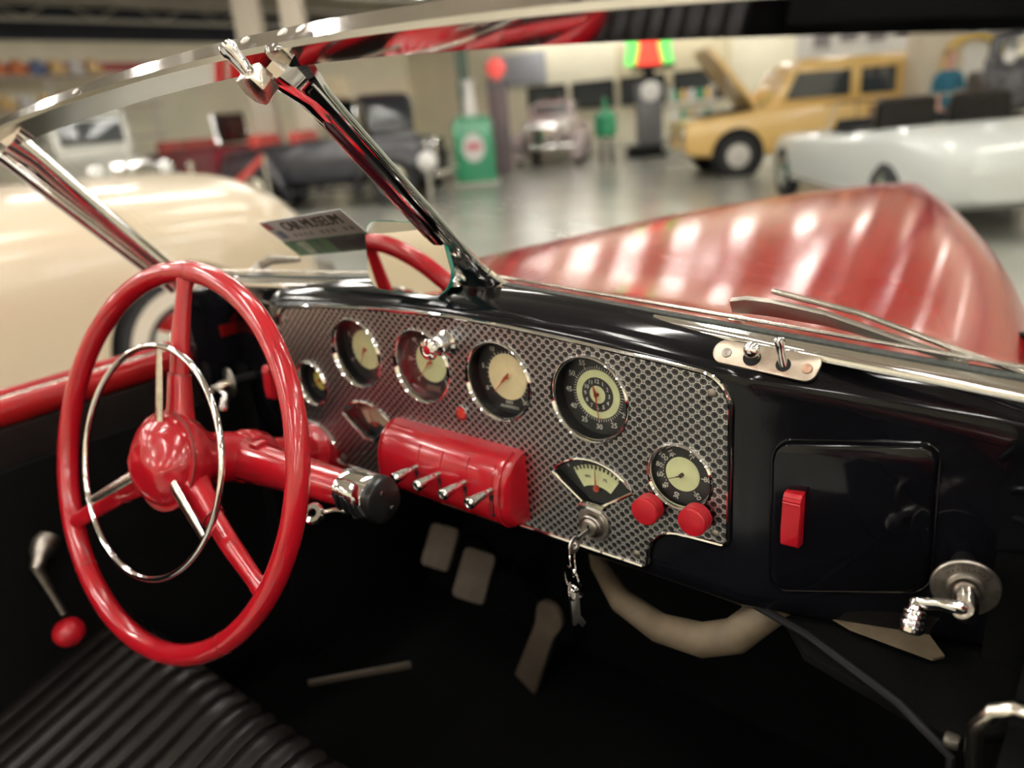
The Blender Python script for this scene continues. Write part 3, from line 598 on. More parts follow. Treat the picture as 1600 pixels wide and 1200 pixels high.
# ---- gauges
def gauge(name, label, cx, cz, R, face, nums, needles, ticks, depth=.017, rin=.60, txt=None, inner=None, fs=.0085, rt=.82, rot=False, ringw=.0042):
    t = thing(name, label, 'gauge', (cx, -.003, cz), 'round and fan gauges in the engine-turned panel')
    R0 = R
    MB().ring((cx, -.002, cz), -Y_, [(R0-.001, -.001), (R0+ringw, -.001), (R0+ringw-.001, .0025), (R0+ringw*.4, .0042), (R0, .002)], 56).build('bezel', CHR, t)
    MB().ring((cx, 0, cz), Y_, [(R0, -.001), (R0+.0006, -.001), (R0+.0006, depth+.001), (R0, depth+.001)], 48).build('housing', BLKM, t)
    yd = depth
    d = MB().lathe((cx, yd, cz), -Y_, [(0, -.002), (R0+.0004, -.002), (R0+.0004, 0), (0, 0)], 48).build('dial', DIALB, t)
    MB().lathe((cx, yd, cz), -Y_, [(R0*rin, .0002), (R0*rin, .0012), (R0*rin-.002, .0016), (0, .0016)], 48).build('centre_disc', face, d)
    nm = MB()
    for s, ang, *o in nums:
        a = math.radians(ang); rr = o[0] if o else rt
        p = V((cx+R0*rr*math.sin(a), yd-.0008, cz+R0*rr*math.cos(a)))
        if rot:
            uy = V((math.sin(a), 0, math.cos(a))); ux = V((math.cos(a), 0, -math.sin(a)))
            if rot == 'side': ux, uy = -uy if math.sin(a) < 0 else uy, ux if math.sin(a) < 0 else -ux
        else: ux, uy = X_, Z_
        put_text(nm, s, p, ux, uy, fs)
    for ang, r0, r1, w in ticks:
        a = math.radians(ang); dr = V((math.sin(a), 0, math.cos(a))); pr = V((math.cos(a), 0, -math.sin(a)))
        c = V((cx, yd-.0019 if r1 < rin else yd-.0006, cz)); q = [c+dr*R0*r0+pr*w, c+dr*R0*r1+pr*w, c+dr*R0*r1-pr*w, c+dr*R0*r0-pr*w]
        nm.add(q+[p+V((0, -.0003, 0)) for p in q], [(0, 1, 2, 3), (7, 6, 5, 4), (0, 4, 5, 1), (1, 5, 6, 2), (2, 6, 7, 3), (3, 7, 4, 0)])
    if txt:
        for s, z, sz in txt: put_text(nm, s, (cx, yd-.0008, cz+z*R0), X_, Z_, sz)
    if nm.v: nm.build('numerals', NUM, d)
    if inner: inner(d, yd)
    for ang, l, w, back in needles:
        a = math.radians(ang); dr = V((math.sin(a), 0, math.cos(a))); pr = V((math.cos(a), 0, -math.sin(a))); c = V((cx, yd-.0055, cz))
        out = [c-dr*back*R0+pr*w*1.6, c-dr*back*R0-pr*w*1.6, c+dr*R0*.12-pr*w*1.8, c+dr*R0*.22-pr*w*.7, c+dr*R0*l-pr*.00035, c+dr*R0*l+pr*.00035, c+dr*R0*.22+pr*w*.7, c+dr*R0*.12+pr*w*1.8]
        q = MB(); k = len(out); q.add(out+[p+V((0, -.0008, 0)) for p in out], [tuple(range(k)), tuple(range(k, 2*k))[::-1]]+[(i, k+i, k+(i+1) % k, (i+1) % k) for i in range(k)])
        q.lathe((cx, yd-.001, cz), -Y_, [(.0022, 0), (.0022, .0055), (0, .006)], 12)
        q.build('needle', NEED if R0 > .034+.002 or cx < 0 else INK, t)
    MB().lathe((cx, -.0005, cz), -Y_, [(0, 0), (R0, 0), (R0, .0008), (R0*.6, .0018), (0, .0024)], 48).build('glass', GL, t)
    return t
mt = [(a, .62, .68, .00028) for a in range(0, 360, 6)] + [(a, .62, .71, .0005) for a in range(0, 360, 30)]
def clock_in(d, yd):
    cx, cz = GA['clock']
    MB().ring((cx, yd-.0016, cz), -Y_, [(BIG*.22, 0), (BIG*.425, 0), (BIG*.425, .0006), (BIG*.22, .0006)], 48).build('hour_ring', DIALB, d)
    h = MB()
    for i in range(12):
        a = math.radians(i*30); put_text(h, str(i or 12), (cx+BIG*.33*math.sin(a), yd-.0027, cz+BIG*.33*math.cos(a)), X_, Z_, .0068)
    h.build('hour_numerals', NUM, d)
gauge('dash_clock', 'round dash clock at the right, black hour ring inside a pale green band', *GA['clock'], BIG, DIALG,
      [(str(n), n*6) for n in (5, 10, 15, 20, 25, 30, 35, 40, 45, 50, 55)], [(174, .60, .0006, .1), (345, .24, .0009, .05)], mt, rin=.60, inner=clock_in, fs=.0088)
def sweep(a0, a1, vals): return [(str(v), a0+(a1-a0)*i/(len(vals)-1)) for i, v in enumerate(vals)]
def tk(a0, a1, n, m): return [(a0+(a1-a0)*i/n, .62, .68 if i % m else .72, .0003 if i % m else .0005) for i in range(n+1)]
gauge('tachometer', 'round gauge with cream centre, second gauge from the right in the top row', *GA['speedometer'], BIG, DIALY,
      sweep(-120, 140, [0, 5, 10, 20, 30, 40, 50]), [(222, .60, .0009, .18)], tk(-120, 140, 24, 4), txt=[('RPM', -.70, .006), ('HUNDREDS', -.82, .0055)], rin=.62)
gauge('speedometer', 'round pale green gauge partly hidden by the chrome knob', *GA['tachometer'], BIG, DIALG,
      sweep(-135, 135, [0, 20, 40, 60, 80, 100, 120]), [(222, .60, .0007, .15)], tk(-135, 135, 24, 4), rin=.58,
      inner=lambda d, yd: MB().box((GA['tachometer'][0], yd-.001, GA['tachometer'][1]-BIG*.76), (.026, .002, .007)).build('mileage_window', TAN, d))
gauge('fuel_gauge', 'leftmost large round gauge with pale green centre and red needle', *GA['fuelg'], BIG, DIALG,
      sweep(-120, 120, [0, 1, 2, 3, 4]), [(205, .55, .0008, .12)], tk(-120, 120, 16, 4), rin=.60)
gauge('temperature_gauge', 'small round gauge above the two red buttons', .3166, .9824, .035, DIALG,
      [('110', -32), ('100', -55), ('80', -80), ('60', -104), ('40', -132), ('30', 180+15), ('50', 142), ('80', 90), ('20', 25)], [(245, .52, .0004, .05)],
      [(a, .64, .67, .0005) for a in range(-130, -20, 9)] + [(a, .6, .7, .0004) for a in (25, 90, 142, 328)], depth=.006, rin=.56, fs=.0082, rt=.80, rot='side')
gauge('oil_gauge', 'small round gauge at the far left of the panel, mostly black with a yellow-green disc', -.3115, .985, .033, mat('dial_yellow', (.55, .52, .10), .5),
      [('0', -120), ('40', 120)], [(230, .5, .0005, .05)], [], depth=.016, rin=.5, fs=.006)
def fan_gauge(name, label, cx, pts, face, mid, nd):
    t = thing(name, label, 'gauge', (cx, -.003, .916), 'round and fan gauges in the engine-turned panel'); dp = .009 if cx > 0 else .015
    MB().tube(xz(pts, -.003), .0021, 8, closed=True).build('bezel', CHR, t)
    q = MB(); k = len(pts); q.add(xz(pts, 0)+xz(pts, dp), [(i, k+i, k+(i+1) % k, (i+1) % k) for i in range(k)]).build('housing', BLKM, t)
    cm = V((cx, 0, .95)); big = [(cm.x+(p[0]-cm.x)*1.03, cm.z+(p[1]-cm.z)*1.03) for p in pts]
    d = MB().prism(big, (0, dp, 0), X_, Z_, Y_, .002).build('dial', DIALB, t)
    sec = arc(cx, .905, .0590, 124, 56, 10) + arc(cx, .905, .033, 56, 124, 6)
    MB().prism(sec, (0, dp-.001, 0), X_, Z_, Y_, .0012).build('scale_sector', face, d)
    nm = MB()
    for i in range(13):
        a = math.radians(124-68*i/12); dr = V((math.cos(a), 0, math.sin(a))); pr = V((-math.sin(a), 0, math.cos(a))); c = V((cx, dp-.0016, .905))
        r0 = .0545; w = .0011; q = [c+dr*r0+pr*w, c+dr*.0595+pr*w, c+dr*.0595-pr*w, c+dr*r0-pr*w]; nm.add(q+[p+V((0, -.0003, 0)) for p in q], [(0, 1, 2, 3), (7, 6, 5, 4), (0, 4, 5, 1), (1, 5, 6, 2), (2, 6, 7, 3), (3, 7, 4, 0)])
    for x, s in mid: put_text(nm, s, (cx+x, dp-.0016, .948), X_, Z_, .0055)
    nm.build('scale_marks', INK, d)
    nn = MB()
    for i, s in enumerate(('0', '1', '2', '3', '4')):
        a = math.radians(128-76*i/4); put_text(nn, s, (cx+.0640*math.cos(a), dp-.001, .905+.0640*math.sin(a)), V((math.sin(a), 0, -math.cos(a))), V((math.cos(a), 0, math.sin(a))), .0055)
    nn.build('numerals', NUM, d)
    a = math.radians(nd); dr = V((math.cos(a), 0, math.sin(a))); pr = V((-math.sin(a), 0, math.cos(a))); c = V((cx, dp-.004, .905))
    o = [c+dr*.030+pr*.0012, c+dr*.057, c+dr*.030-pr*.0012]; MB().add(o+[p+V((0, -.0008, 0)) for p in o], [(0, 1, 2), (5, 4, 3), (0, 3, 4, 1), (1, 4, 5, 2), (2, 5, 3, 0)]).lathe((cx, dp-.001, .935), -Y_, [(.004, 0), (.004, .003), (0, .0035)], 14).build('needle', NEED, t)
    MB().prism(pts, (0, -.001, 0), X_, Z_, Y_, .0006).build('glass', GL, t)
fan_gauge('ammeter', 'fan-shaped gauge with yellow-green sector above the ignition lock', .2050, fanR, DIALG, [(-.012, 'AM'), (.012, 'PS')], 90)
fan_gauge('pressure_gauge', 'fan-shaped gauge with tan sector left of the red switch housing', -.1890, fanL, mat('dial_tan', (.50, .38, .26), .5), [], 100)
# ---- warning lamp
t = thing('warning_lamp', 'tiny red lens in a bright ring above the red switch housing', 'lamp', (.0077, -.003, .9964))
MB().ring((.0077, -.002, .9964), -Y_, [(.0075, 0), (.0105, 0), (.010, .003), (.0075, .003)], 28).build('rim', CHR, t)
MB().lathe((.0077, -.002, .9964), -Y_, [(.0075, 0), (.0065, .0018), (0, .003)], 24).build('lens', mat('red_lens', (.55, .03, .02), .1, coat=1), t)
# ---- chrome pull knob
t = thing('pull_knob', 'chrome plunger knob standing out at the top centre of the panel', 'knob', (-.006, -.003, 1.089))
MB().lathe((-.006, -.002, 1.089), -Y_, [(.017, 0), (.0168, .003), (.0125, .006), (.0115, .014), (.0125, .0145), (.0125, .017), (.010, .018), (.0085, .020)], 32).build('escutcheon', CHR, t)
MB().lathe((-.006, -.020, 1.089), -Y_, [(.0065, 0), (.0065, .008), (.0125, .011), (.0138, .0145), (.0125, .018), (.007, .0195), (.0055, .0185)], 32).build('knob', CHR, t)
MB().lathe((-.006, -.0385, 1.089), -Y_, [(.0053, -.001), (.0053, .0005), (0, .0018)], 20).build('red_insert', RED, t)
# ---- red buttons
for lab, bx, bz in (('left of the two red ribbed push buttons below the small gauge', .2850, .9412), ('right of the two red ribbed push buttons, nearest the panel corner', .3405, .9450)):
    t = thing('push_button', lab, 'button', (bx, -.003, bz), 'red push buttons on the panel')
    MB().lathe((bx, -.002, bz), -Y_, [(.009, 0), (.009, .006)], 20).build('collar', CHR, t)
    MB().lathe((bx, -.006, bz), -Y_, [(.013, 0), (.0158, .001), (.0158, .003), (.0148, .0035), (.0148, .0042), (.0158, .0047), (.0158, .0067), (.0148, .0072), (.0148, .0079), (.0158, .0084), (.0158, .0104), (.0148, .011), (.0148, .0117), (.0158, .0122), (.0158, .016), (.0150, .0172), (.0135, .0178), (0, .0178)], 40).build('cap', REDP, t, ang=.4)
# ---- ignition lock, ring, keys
t = thing('ignition_lock', 'round chrome ignition lock with stepped rings under the fan gauge', 'lock', (.2065, -.003, .893))
MB().lathe((.2065, -.002, .893), -Y_, [(.0215, 0), (.0215, .002), (.0195, .0035), (.0185, .0035), (.0175, .005), (.0160, .005), (.0150, .010), (.0135, .0115), (.0125, .010), (.0115, .009), (.0115, .012), (.009, .014), (0, .014)], 40).build('body', NICK, t, ang=.4)
MB().box((.2065, -.0165, .893), (.0022, .001, .010)).build('keyhole', BLKM, t)
MB().tube([(.192, -.007, .916), (.200, -.009, .919), (.2065, -.010, .920), (.213, -.009, .919), (.221, -.007, .916)], .005, 10).build('upper_ring', CHR, t)
t = thing('key', 'steel key turned in the ignition lock, its bow holding the split ring', 'key', (.2065, -.017, .893))
MB().box((.2065, -.028, .891), (.0022, .026, .006)).build('key_blade', STEEL, t, bev=.0004)
MB().ring((.2065, -.045, .887), X_, [(.0050, -.0011), (.0105, -.0011), (.0105, .0011), (.0050, .0011)], 24).build('key_bow', STEEL, t)
t = thing('key_ring', 'bunch of loops and a long key hanging below the ignition lock', 'key ring', (.196, -.045, .845))
def loop(c, a, r, w, sx=1, n=28):
    c = V(c); a = V(a).normalized(); u = a.cross(Z_).normalized(); v = u.cross(a).normalized()
    return MB().tube([c+u*(r*sx*math.cos(2*PI*k/n))+v*(r*math.sin(2*PI*k/n)) for k in range(n)], w, 8, closed=True)
loop((.2040, -.047, .868), (1, .55, .1), .0205, .0015, .75).build('split_ring', CHR, t)
loop((.2030, -.049, .842), (.25, 1, .1), .0170, .0015, .8).build('split_ring', CHR, t)
loop((.2025, -.049, .826), (.9, .3, .2), .0105, .0014).build('small_ring', CHR, t)
loop((.2055, -.047, .826), (.1, .9, .4), .0100, .0014).build('small_ring', CHR, t)
kx, kz = .2030, .823
kk = t
MB().prism([(-.0045, .002), (.0045, .002), (.0045, -.033), (.0105, -.043), (.0065, -.049), (.0010, -.043), (-.0015, -.047), (-.0045, -.047)], (kx+.0015, -.046, kz), (.85, .5, 0), Z_, (-.5, .85, 0), .0018).build('long_key', STEEL, kk, bev=.0003)
MB().prism([(-.0018, 0), (.0018, 0), (.0018, -.050), (-.0018, -.052)], (kx-.006, -.047, kz), (.7, .7, 0), (-.06, 0, 1), (-.7, .7, 0), .0018).build('thin_key', CHR, kk, bev=.0003)
# ---- red switch housing with four levers
t = thing('switch_housing', 'red rounded switch housing at the panel centre with four levers below', 'switch housing', (-.01, -.003, .865))
pr = [(0, .966), (-.012, .966), (-.024, .962), (-.034, .954), (-.041, .943), (-.046, .928), (-.048, .91), (-.048, .895), (-.044, .882), (-.034, .872), (-.018, .866), (0, .865)]
secs = []
for x, s, sz in ((-.128, .72, .90), (-.1265, .84, .95), (-.123, .93, .98), (-.117, .98, .995), (-.108, 1, 1), (-.05, 1, 1), (.03, 1, 1), (.088, 1, 1), (.097, .98, .995), (.103, .93, .98), (.1065, .84, .95), (.108, .72, .90)):
    secs.append([V((x, y*s, .915+(z-.915)*sz)) for y, z in pr])
b = MB().loft(secs).build('cover', RED, t, ang=1.2)
rib = MB()
for x in (-.118, .098): rib.tube([V((x, y*1.0-.0004, z)) for y, z in pr[1:-1]], .0014, 6)
rib.build('moulded_rib', RED, b)
for i, x in enumerate((-.043, -.0015, .0435, .087)):
    MB().tube([V((x, y-.0003, z)) for y, z in pr[3:9]], .0011, 6).build('lever_slot_rim', RED, b)
    MB().box((x, -.0478, .905), (.005, .002, .030)).build('lever_slot', BLKM, b)
    l = MB().tube([(x, -.044, .926), (x-.0015, -.054, .925)], [.0034, .003], 12).build('lever', NICK, t)
    MB().lathe((x-.0015, -.054, .925), (-.15, -1, -.10), [(.0038, 0), (.0048, .003), (.0060, .012), (.0074, .024), (.0079, .028), (.0070, .0305), (.0045, .0305), (.0035, .0295), (0, .0295)], 20).build('lever_tip', CHR, l)
# ---- wiper control plate
t = thing('toggle_switch_plate', 'tan-toned chrome switch plate with two toggles on the dash top', 'switch plate', (.40, .02, 1.11))
c0 = V((.4010, .0135, 1.1175)); ux = V((1, .035, -.075)).normalized(); uy = V((0, .62, .78)); uy = (uy-ux*uy.dot(ux)).normalized(); uz = ux.cross(uy)
pl = arc(-.041, .0005, .0125, 110, 250, 8)+arc(.036, -.002, .0105, -90, -10, 4)+[(.0475, .004)]+arc(.040, .006, .0075, 10, 90, 4)
pb = MB().prism(pl, c0, ux, uy, uz, .004).build('plate', mat('tan_nickel_plate', (.50, .42, .33), .3, .9, noise=.15, nscale=80), t, bev=.0012)
for a, m_ in ((-.0395, NICK), (.037, mat('copper_screw', (.45, .28, .2), .35, 1))):
    MB().lathe(c0+ux*a+uz*.0035+uy*(-.0005), uz, [(.0052, 0), (.0046, .0018), (.002, .0026), (0, .0027)], 18).build('screw', m_, pb)
MB().lathe(c0+ux*(-.0145)+uz*.0036+uy*(-.0005), uz, [(.0085, 0), (.0085, .0007), (0, .0007)], 24).build('toggle_hole', BLKM, pb)
MB().lathe(c0+ux*(.0155)+uz*.0036+uy*(-.0012), uz, [(.0070, 0), (.0070, .0007), (0, .0007)], 24).build('toggle_hole', BLKM, pb)
l = MB().tube([c0+ux*(-.009)+uz*.002, c0+ux*(-.011)+uz*.012+uy*.006], .0022, 10).build('toggle', CHR, t); MB().sphere(c0+ux*(-.0135)+uz*.015+uy*.0035, .0080, 24).build('toggle_ball', CHR, l)
l = MB().lathe(c0+ux*(.0155)+uz*.002+uy*(-.0015), uz*.66+uy*.70-ux*.24, [(.0040, 0), (.0044, .004), (.0040, .012), (.0046, .020), (.0052, .023), (.0050, .0265), (.003, .0275), (0, .0277)], 20).build('toggle', CHR, t)
q = MB(); put_text(q, 'WIPER', c0+ux*(-.012)+uy*(-.0088)+uz*.0041, ux, uy, .0040); put_text(q, 'CONTROL', c0+ux*(.014)+uy*(-.0088)+uz*.0041, ux, uy, .0040)
q.build('engraved_lettering', mat('copper_ink', (.4, .16, .08), .5), pb)
# ---- glove box door and its red pull, left compartment mirrored
def comp(sx, label, hlabel):
    c = [V((.4135, yf(.4135), 1.040)), V((.5445, yf(.5445), 1.050)), V((.5490, yf(.549), .900)), V((.4150, yf(.415), .876))]
    def P(u, v, d=0):
        a = c[0].lerp(c[1], u); b_ = c[3].lerp(c[2], u); p = a.lerp(b_, v); return V((p.x*sx, p.y-d, p.z))
    # rounded outline in uv
    ol = []
    r = .12
    for (cu, cv, a0) in ((1-r, r, -90), (1-r, 1-r, 0), (r, 1-r, 90), (r, r, 180)):
        for k in range(7):
            a = math.radians(a0+90*k/6); ol.append((cu+r*math.cos(a)*1.0, cv+r*math.sin(a)))
    d = thing('glove_box' if sx > 0 else 'storage_compartment', label, 'glove box' if sx > 0 else 'compartment', c[3]*1 if sx > 0 else V((-.48, .03, .88)))
    q = MB(); n_ = len(ol); f_ = [P(u, v, .0050) for u, v in ol]; b_ = [P(u, v, -.001) for u, v in ol]; i_ = [P(.5+(u-.5)*.965, .5+(v-.5)*.972, .0066) for u, v in ol]
    q.add(b_+f_+i_, [(k, (k+1) % n_, n_+(k+1) % n_, n_+k) for k in range(n_)]+[(n_+k, n_+(k+1) % n_, 2*n_+(k+1) % n_, 2*n_+k) for k in range(n_)]+[tuple(range(2*n_, 3*n_))])
    q.build('door', BLK, d, ang=.9)
    MB().tube([P(.5+(u-.5)*1.035, .5+(v-.5)*1.035, .0006) for u, v in ol], .0016, 8, closed=True).build('door_gap_edge', BLK, d)
    hp = .435*sx
    hz0, hz1 = .936, .9935
    q = MB()
    prf = [(-.004, hz0), (-.016, hz0+.001), (-.0185, hz0+.004), (-.0195, hz0+.02), (-.0175, hz1-.012), (-.0175, hz1-.010), (-.0190, hz1-.0095), (-.0175, hz1-.0085), (-.0185, hz1-.0065), (-.0165, hz1-.0055), (-.0165, hz1-.003), (-.013, hz1), (-.004, hz1)]
    q.loft([[V((hp-.0085, y+yf(.43), z)) for y, z in prf], [V((hp+.0085, y+yf(.43)+.001, z)) for y, z in prf]])
    h = q.build('pull_handle', REDP, d, bev=.0006); h['label'] = hlabel
    return d
comp(1, 'black glove box door with rounded corners and upright red pull handle', 'red handle')
comp(-1, 'black compartment door at the driver side, behind the steering wheel', 'red handle')
# ---- headlamp crank, right and left
def crank(sx, label):
    c = V((.588*sx, yf(.588)-.002, .925)) if sx > 0 else V((-.588, yf(.588)-.002, .925))
    c = V((.5835*sx, .012, .9365))
    t = thing('headlamp_crank', label, 'crank', c)
    ax = V((.22*sx, -1, 0)).normalized(); u = V((1, .22*sx, 0)).normalized()
    MB().lathe(c+ax*-.05, ax, [(.010, 0), (.010, .05)], 16).build('shaft', BLKM, t)
    d = MB().lathe(c, ax, [(.0275, -.002), (.0275, .0005), (.0262, .0018), (.0160, .0022), (.0150, .004), (.0125, .005), (.0118, .003), (0, .003)], 48).build('plate', NICK, t, ang=.5)
    q = MB()
    for s, r, sz, a0, st in (('TURN CRANK UNTIL', .0238, .0036, 0, 6.6), ('HEADLAMPS', .0195, .0048, 2, 12), ('LOCK', .0235, .0036, -92, 8)):
        for i, ch in enumerate(s):
            if ch == ' ': continue
            a = math.radians(a0+(i-(len(s)-1)/2)*st); dr = u*math.sin(a)+Z_*math.cos(a); tn = u*math.cos(a)-Z_*math.sin(a)
            put_text(q, ch, c+ax*.0021+dr*r, tn, dr, sz)
    q.build('raised_lettering', mat('dark_engraving', (.05, .045, .04), .5, .6), d)
    b = c+ax*.003; e = c+ax*.032+V((-.003*sx, 0, -.002))
    MB().tube([b, c+ax*.016+V((0, 0, -.002)), c+ax*.028+V((0, 0, -.008)), e], [.0105, .0105, .0095, .0085], 18).build('boss', CHRW, t)
    a1 = V((-.035*sx, .002, -.008)); f = e+a1
    MB().tube([e+V((.004*sx, 0, 0)), e, e+a1*.5+V((0, 0, .0025)), f, f+a1*.12], [.0045, .0075, .0055, .0060, .0045], 16, flat=.7).build('arm', CHR, t)
    k = V((-.02*sx, -.40, -.9)).normalized()
    MB().lathe(f, k, [(.0050, -.003), (.0062, .001), (.0068, .005), (.0090, .006), (.0096, .0075), (.0084, .009), (.0096, .0105), (.0100, .0125), (.0088, .014), (.0100, .0155), (.0103, .0175), (.0090, .019), (.0104, .0205), (.0104, .0245), (.0085, .0265), (0, .0265)], 28).build('grip', CHR, t, ang=.3)
crank(1, 'chrome crank on a lettered round plate below the glove box')
crank(-1, 'blurred crank at the far left end of the dash behind the steering wheel')

# =================================================================== STEERING WHEEL
Wc = V((-.297, -.252, .960)); nf = V((-.096, 1, -.378)).normalized(); e1 = nf.cross(Z_).normalized(); e2 = e1.cross(nf).normalized(); nb = -nf
def wp(a, r, t=0):
    a = math.radians(a); return Wc+e1*(r*math.cos(a))+e2*(r*math.sin(a))+nb*t
t = thing('steering_wheel', 'glossy red three-spoke steering wheel on the left', 'steering wheel', Wc)
rim = MB().tube([wp(k*360/96, .25) for k in range(96)], .0142, 20, closed=True).build('rim', RED, t)
for a in (-52, 88, 228): MB().ring(wp(a, .25), (wp(a+1, .25)-wp(a-1, .25)), [(.0140, -.0006), (.01445, -.0006), (.01445, .0006), (.0140, .0006)], 24).build('rim_joint', mat('dark_red_joint', (.20, .01, .01), .4), rim)
SPA = (90.5, 212, -29)
for a in SPA:
    MB().tube([wp(a, .040, -.012), wp(a, .075, -.010), wp(a, .112, -.005), wp(a, .114, -.005)], [.026, .020, .0174, .0170], 16, flat=.8, up=wp(a+90, 1)-Wc).tube([wp(a, .113, -.005), wp(a, .17, -.001), wp(a, .225, 0), wp(a, .247, 0)], [.0155, .0142, .0120, .0155], 16, flat=.72, up=wp(a+90, 1)-Wc).build('spoke', RED, t)
    MB().tube([wp(a, .1135, -.005), wp(a, .1155, -.005)], .0172, 16, flat=.8, up=wp(a+90, 1)-Wc).build('spoke_joint', mat('dark_red_joint', (.2, .01, .01), .4), t)
MB().lathe(Wc, nb, [(.036, -.060), (.042, -.045), (.056, -.028), (.064, -.012), (.066, -.002), (.064, .004), (.0, .006)], 48).build('hub', RED, t)
hb = MB().ring(Wc, nb, [(.062, .003), (.0665, .003), (.0665, .0055), (.062, .0055)], 48).build('hub_gap', mat('dark_red_joint', (.2, .01, .01), .4), t)
# horn button: dome with three raised lobes
q = MB(); n_ = 120; P = []; F = []; prf = [(0, .034), (.008, .0338), (.016, .0328), (.024, .0312), (.032, .0288), (.040, .0256), (.047, .0215), (.053, .0170), (.058, .0120), (.061, .0075), (.062, .004)]
HD = Wc-e1*.007+e2*.001
for r, h in prf:
    for k in range(n_):
        a = 2*PI*k/n_; m_ = math.cos(3*(a-math.radians(SPA[0])))
        hh = h+.0016*m_*math.sin(PI*min(1, r/.063))**2; rr = r*(1+.01*m_)
        P.append(HD+e1*(rr*math.cos(a))+e2*(rr*math.sin(a))+nb*hh)
for i in range(len(prf)-1):
    for k in range(n_): F.append((i*n_+k, i*n_+(k+1) % n_, (i+1)*n_+(k+1) % n_, (i+1)*n_+k))
q.add(P, F); hbn = q.build('horn_button', RED, t, ang=1.2)
for a in SPA:
    ra = math.radians(a); pa = [HD+e1*(r*math.cos(ra+s))+e2*(r*math.sin(ra+s))+nb*h for s, r, h in ((.60, .0605, .0085), (.46, .051, .0190), (.30, .041, .0258), (.12, .033, .0292), (-.12, .033, .0292), (-.30, .041, .0258), (-.46, .051, .0190), (-.60, .0605, .0085))]
    MB().tube(pa, .0010, 6).build('button_crease', RED, hbn)
HR = Wc+nb*.026-e1*.002
hc = lambda a, r, tt=0: HR+e1*(r*math.cos(math.radians(a)))+e2*(r*math.sin(math.radians(a)))+nb*tt
hr = MB().tube([hc(k*5, .150) for k in range(72)], .0042, 12, closed=True).build('horn_ring', CHR, t); hr['label'] = 'thin chrome ring'
for a in SPA:
    MB().tube([hc(a, .048, -.010), hc(a, .080, -.0068), hc(a, .115, -.0034), hc(a, .1465, -.0005)], [.0082, .0078, .0070, .0055], 10, flat=.35, up=(hc(a+90, 1)-HR)).build('horn_spoke', CHRW, t)
# ---- column
t = thing('steering_column', 'red steering column running from the wheel hub into the dash', 'steering column', Wc+nf*.05)
MB().lathe(Wc, nf, [(.034, .040), (.036, .05), (.036, .10), (.0345, .102), (.0345, .106), (.036, .108), (.036, .15), (.030, .16), (.026, .165), (.026, .30), (.026, .36)], 32).build('tube', RED, t)
MB().lathe(Wc, nf, [(.0378, .118), (.039, .12), (.039, .136), (.0378, .138)], 32).build('collar', RED, t)
MB().lathe(V((-.3208, 0, .8648))-nf*.03, nf, [(.026, 0), (.045, .004), (.047, .03), (.047, .06)], 32).build('column_shroud', RED, t)
# ---- gear preselector on its arm
ja = V((-.3065, -.150, .921)); jb = V((-.087, -.133, .9205)); ad = (jb-ja).normalized()
t = thing('gear_selector', 'red arm off the steering column ending in a chrome slotted gear gate', 'gear selector', jb)
MB().tube([ja-ad*.01, ja+ad*.02, ja+ad*.06, ja+ad*.12, jb+ad*.004], [.030, .031, .0295, .027, .0235], 24).build('arm', RED, t)
MB().box(ja+ad*.055+V((0, 0, .029)), (.02, .02, .012)).build('clamp_lug', RED, t, bev=.003)
bx_ = jb+ad*.004; up = V((0, -.35, .94)); up = (up-ad*up.dot(ad)).normalized(); sd = ad.cross(up)
def bp_(a, b_, c_): return bx_+ad*a+up*b_+sd*c_
def sec(a, s): return [bp_(a, s*.027*math.copysign(abs(math.sin(x))**.75, math.sin(x)), s*.025*math.copysign(abs(math.cos(x))**.75, math.cos(x))) for x in [2*PI*k/36 for k in range(36)]]
gh = MB().loft([sec(0, .9), sec(.002, 1), sec(.052, 1.06), sec(.054, 1.0)]).build('gate_housing', CHR, t, ang=.9)
capm = MB().loft([sec(.053, 1.07), sec(.060, 1.08), sec(.066, 1.02), sec(.068, .9)]).build('end_cap', BLKP, t, ang=.7)
for b_, c_ in ((.013, .0), (-.017, -.004)): MB().lathe(bp_(.0675, b_, c_), ad, [(.0030, 0), (.0026, .0012), (0, .0016)], 12).build('cap_screw', CHR, capm)
cs = -1 if sd.y > 0 else 1
for k in range(4):
    a = .008+.0115*k
    MB().tube([bp_(a, .016, cs*.0215), bp_(a, .009, cs*.0252), bp_(a, -.001, cs*.0268), bp_(a, -.012, cs*.0248)], .0028, 10).build('gate_slot', BLKM, gh)
s0 = bp_(.014, -.012, cs*.022); s1 = bp_(-.012, -.006, cs*.040)
l = MB().tube([s0, s0.lerp(s1, .5)+V((0, 0, .003)), s1], [.0036, .003, .003], 12).build('selector_stem', CHRW, t)
rk = (CP-s1).normalized()+V((-.5, 0, 0)); rk.normalize()
MB().ring(s1+(s1-s0).normalized()*.010, rk, [(.0048, -.005), (.0115, -.006), (.0140, -.002), (.0140, .003), (.0115, .006), (.0060, .0065), (.0048, .003)], 28).build('selector_ring', CHR, l)
MB().tube([bp_(.010, -.022, cs*.006), bp_(-.012, -.030, cs*.012)], .006, 10).tube([bp_(.03, -.024, cs*.006), bp_(.012, -.030, cs*.016)], .005, 10).build('switch_body', BLKP, t)

# =================================================================== WINDSHIELD
A0 = V((0, .070, 1.150)); AT = V((0, -.190, 1.4275))
def base(x): f = abs(x)/.68; return V((x, .070-.052*f, 1.150-.028*f))
def topp(x): f = abs(x)/.68; return V((x, -.190-.010*f, 1.4275-.036*f**1.7*1.2))
t = thing('windshield_frame', 'chrome V-shaped windshield frame with centre post and arched header', 'windshield', (0, .07, 1.15))
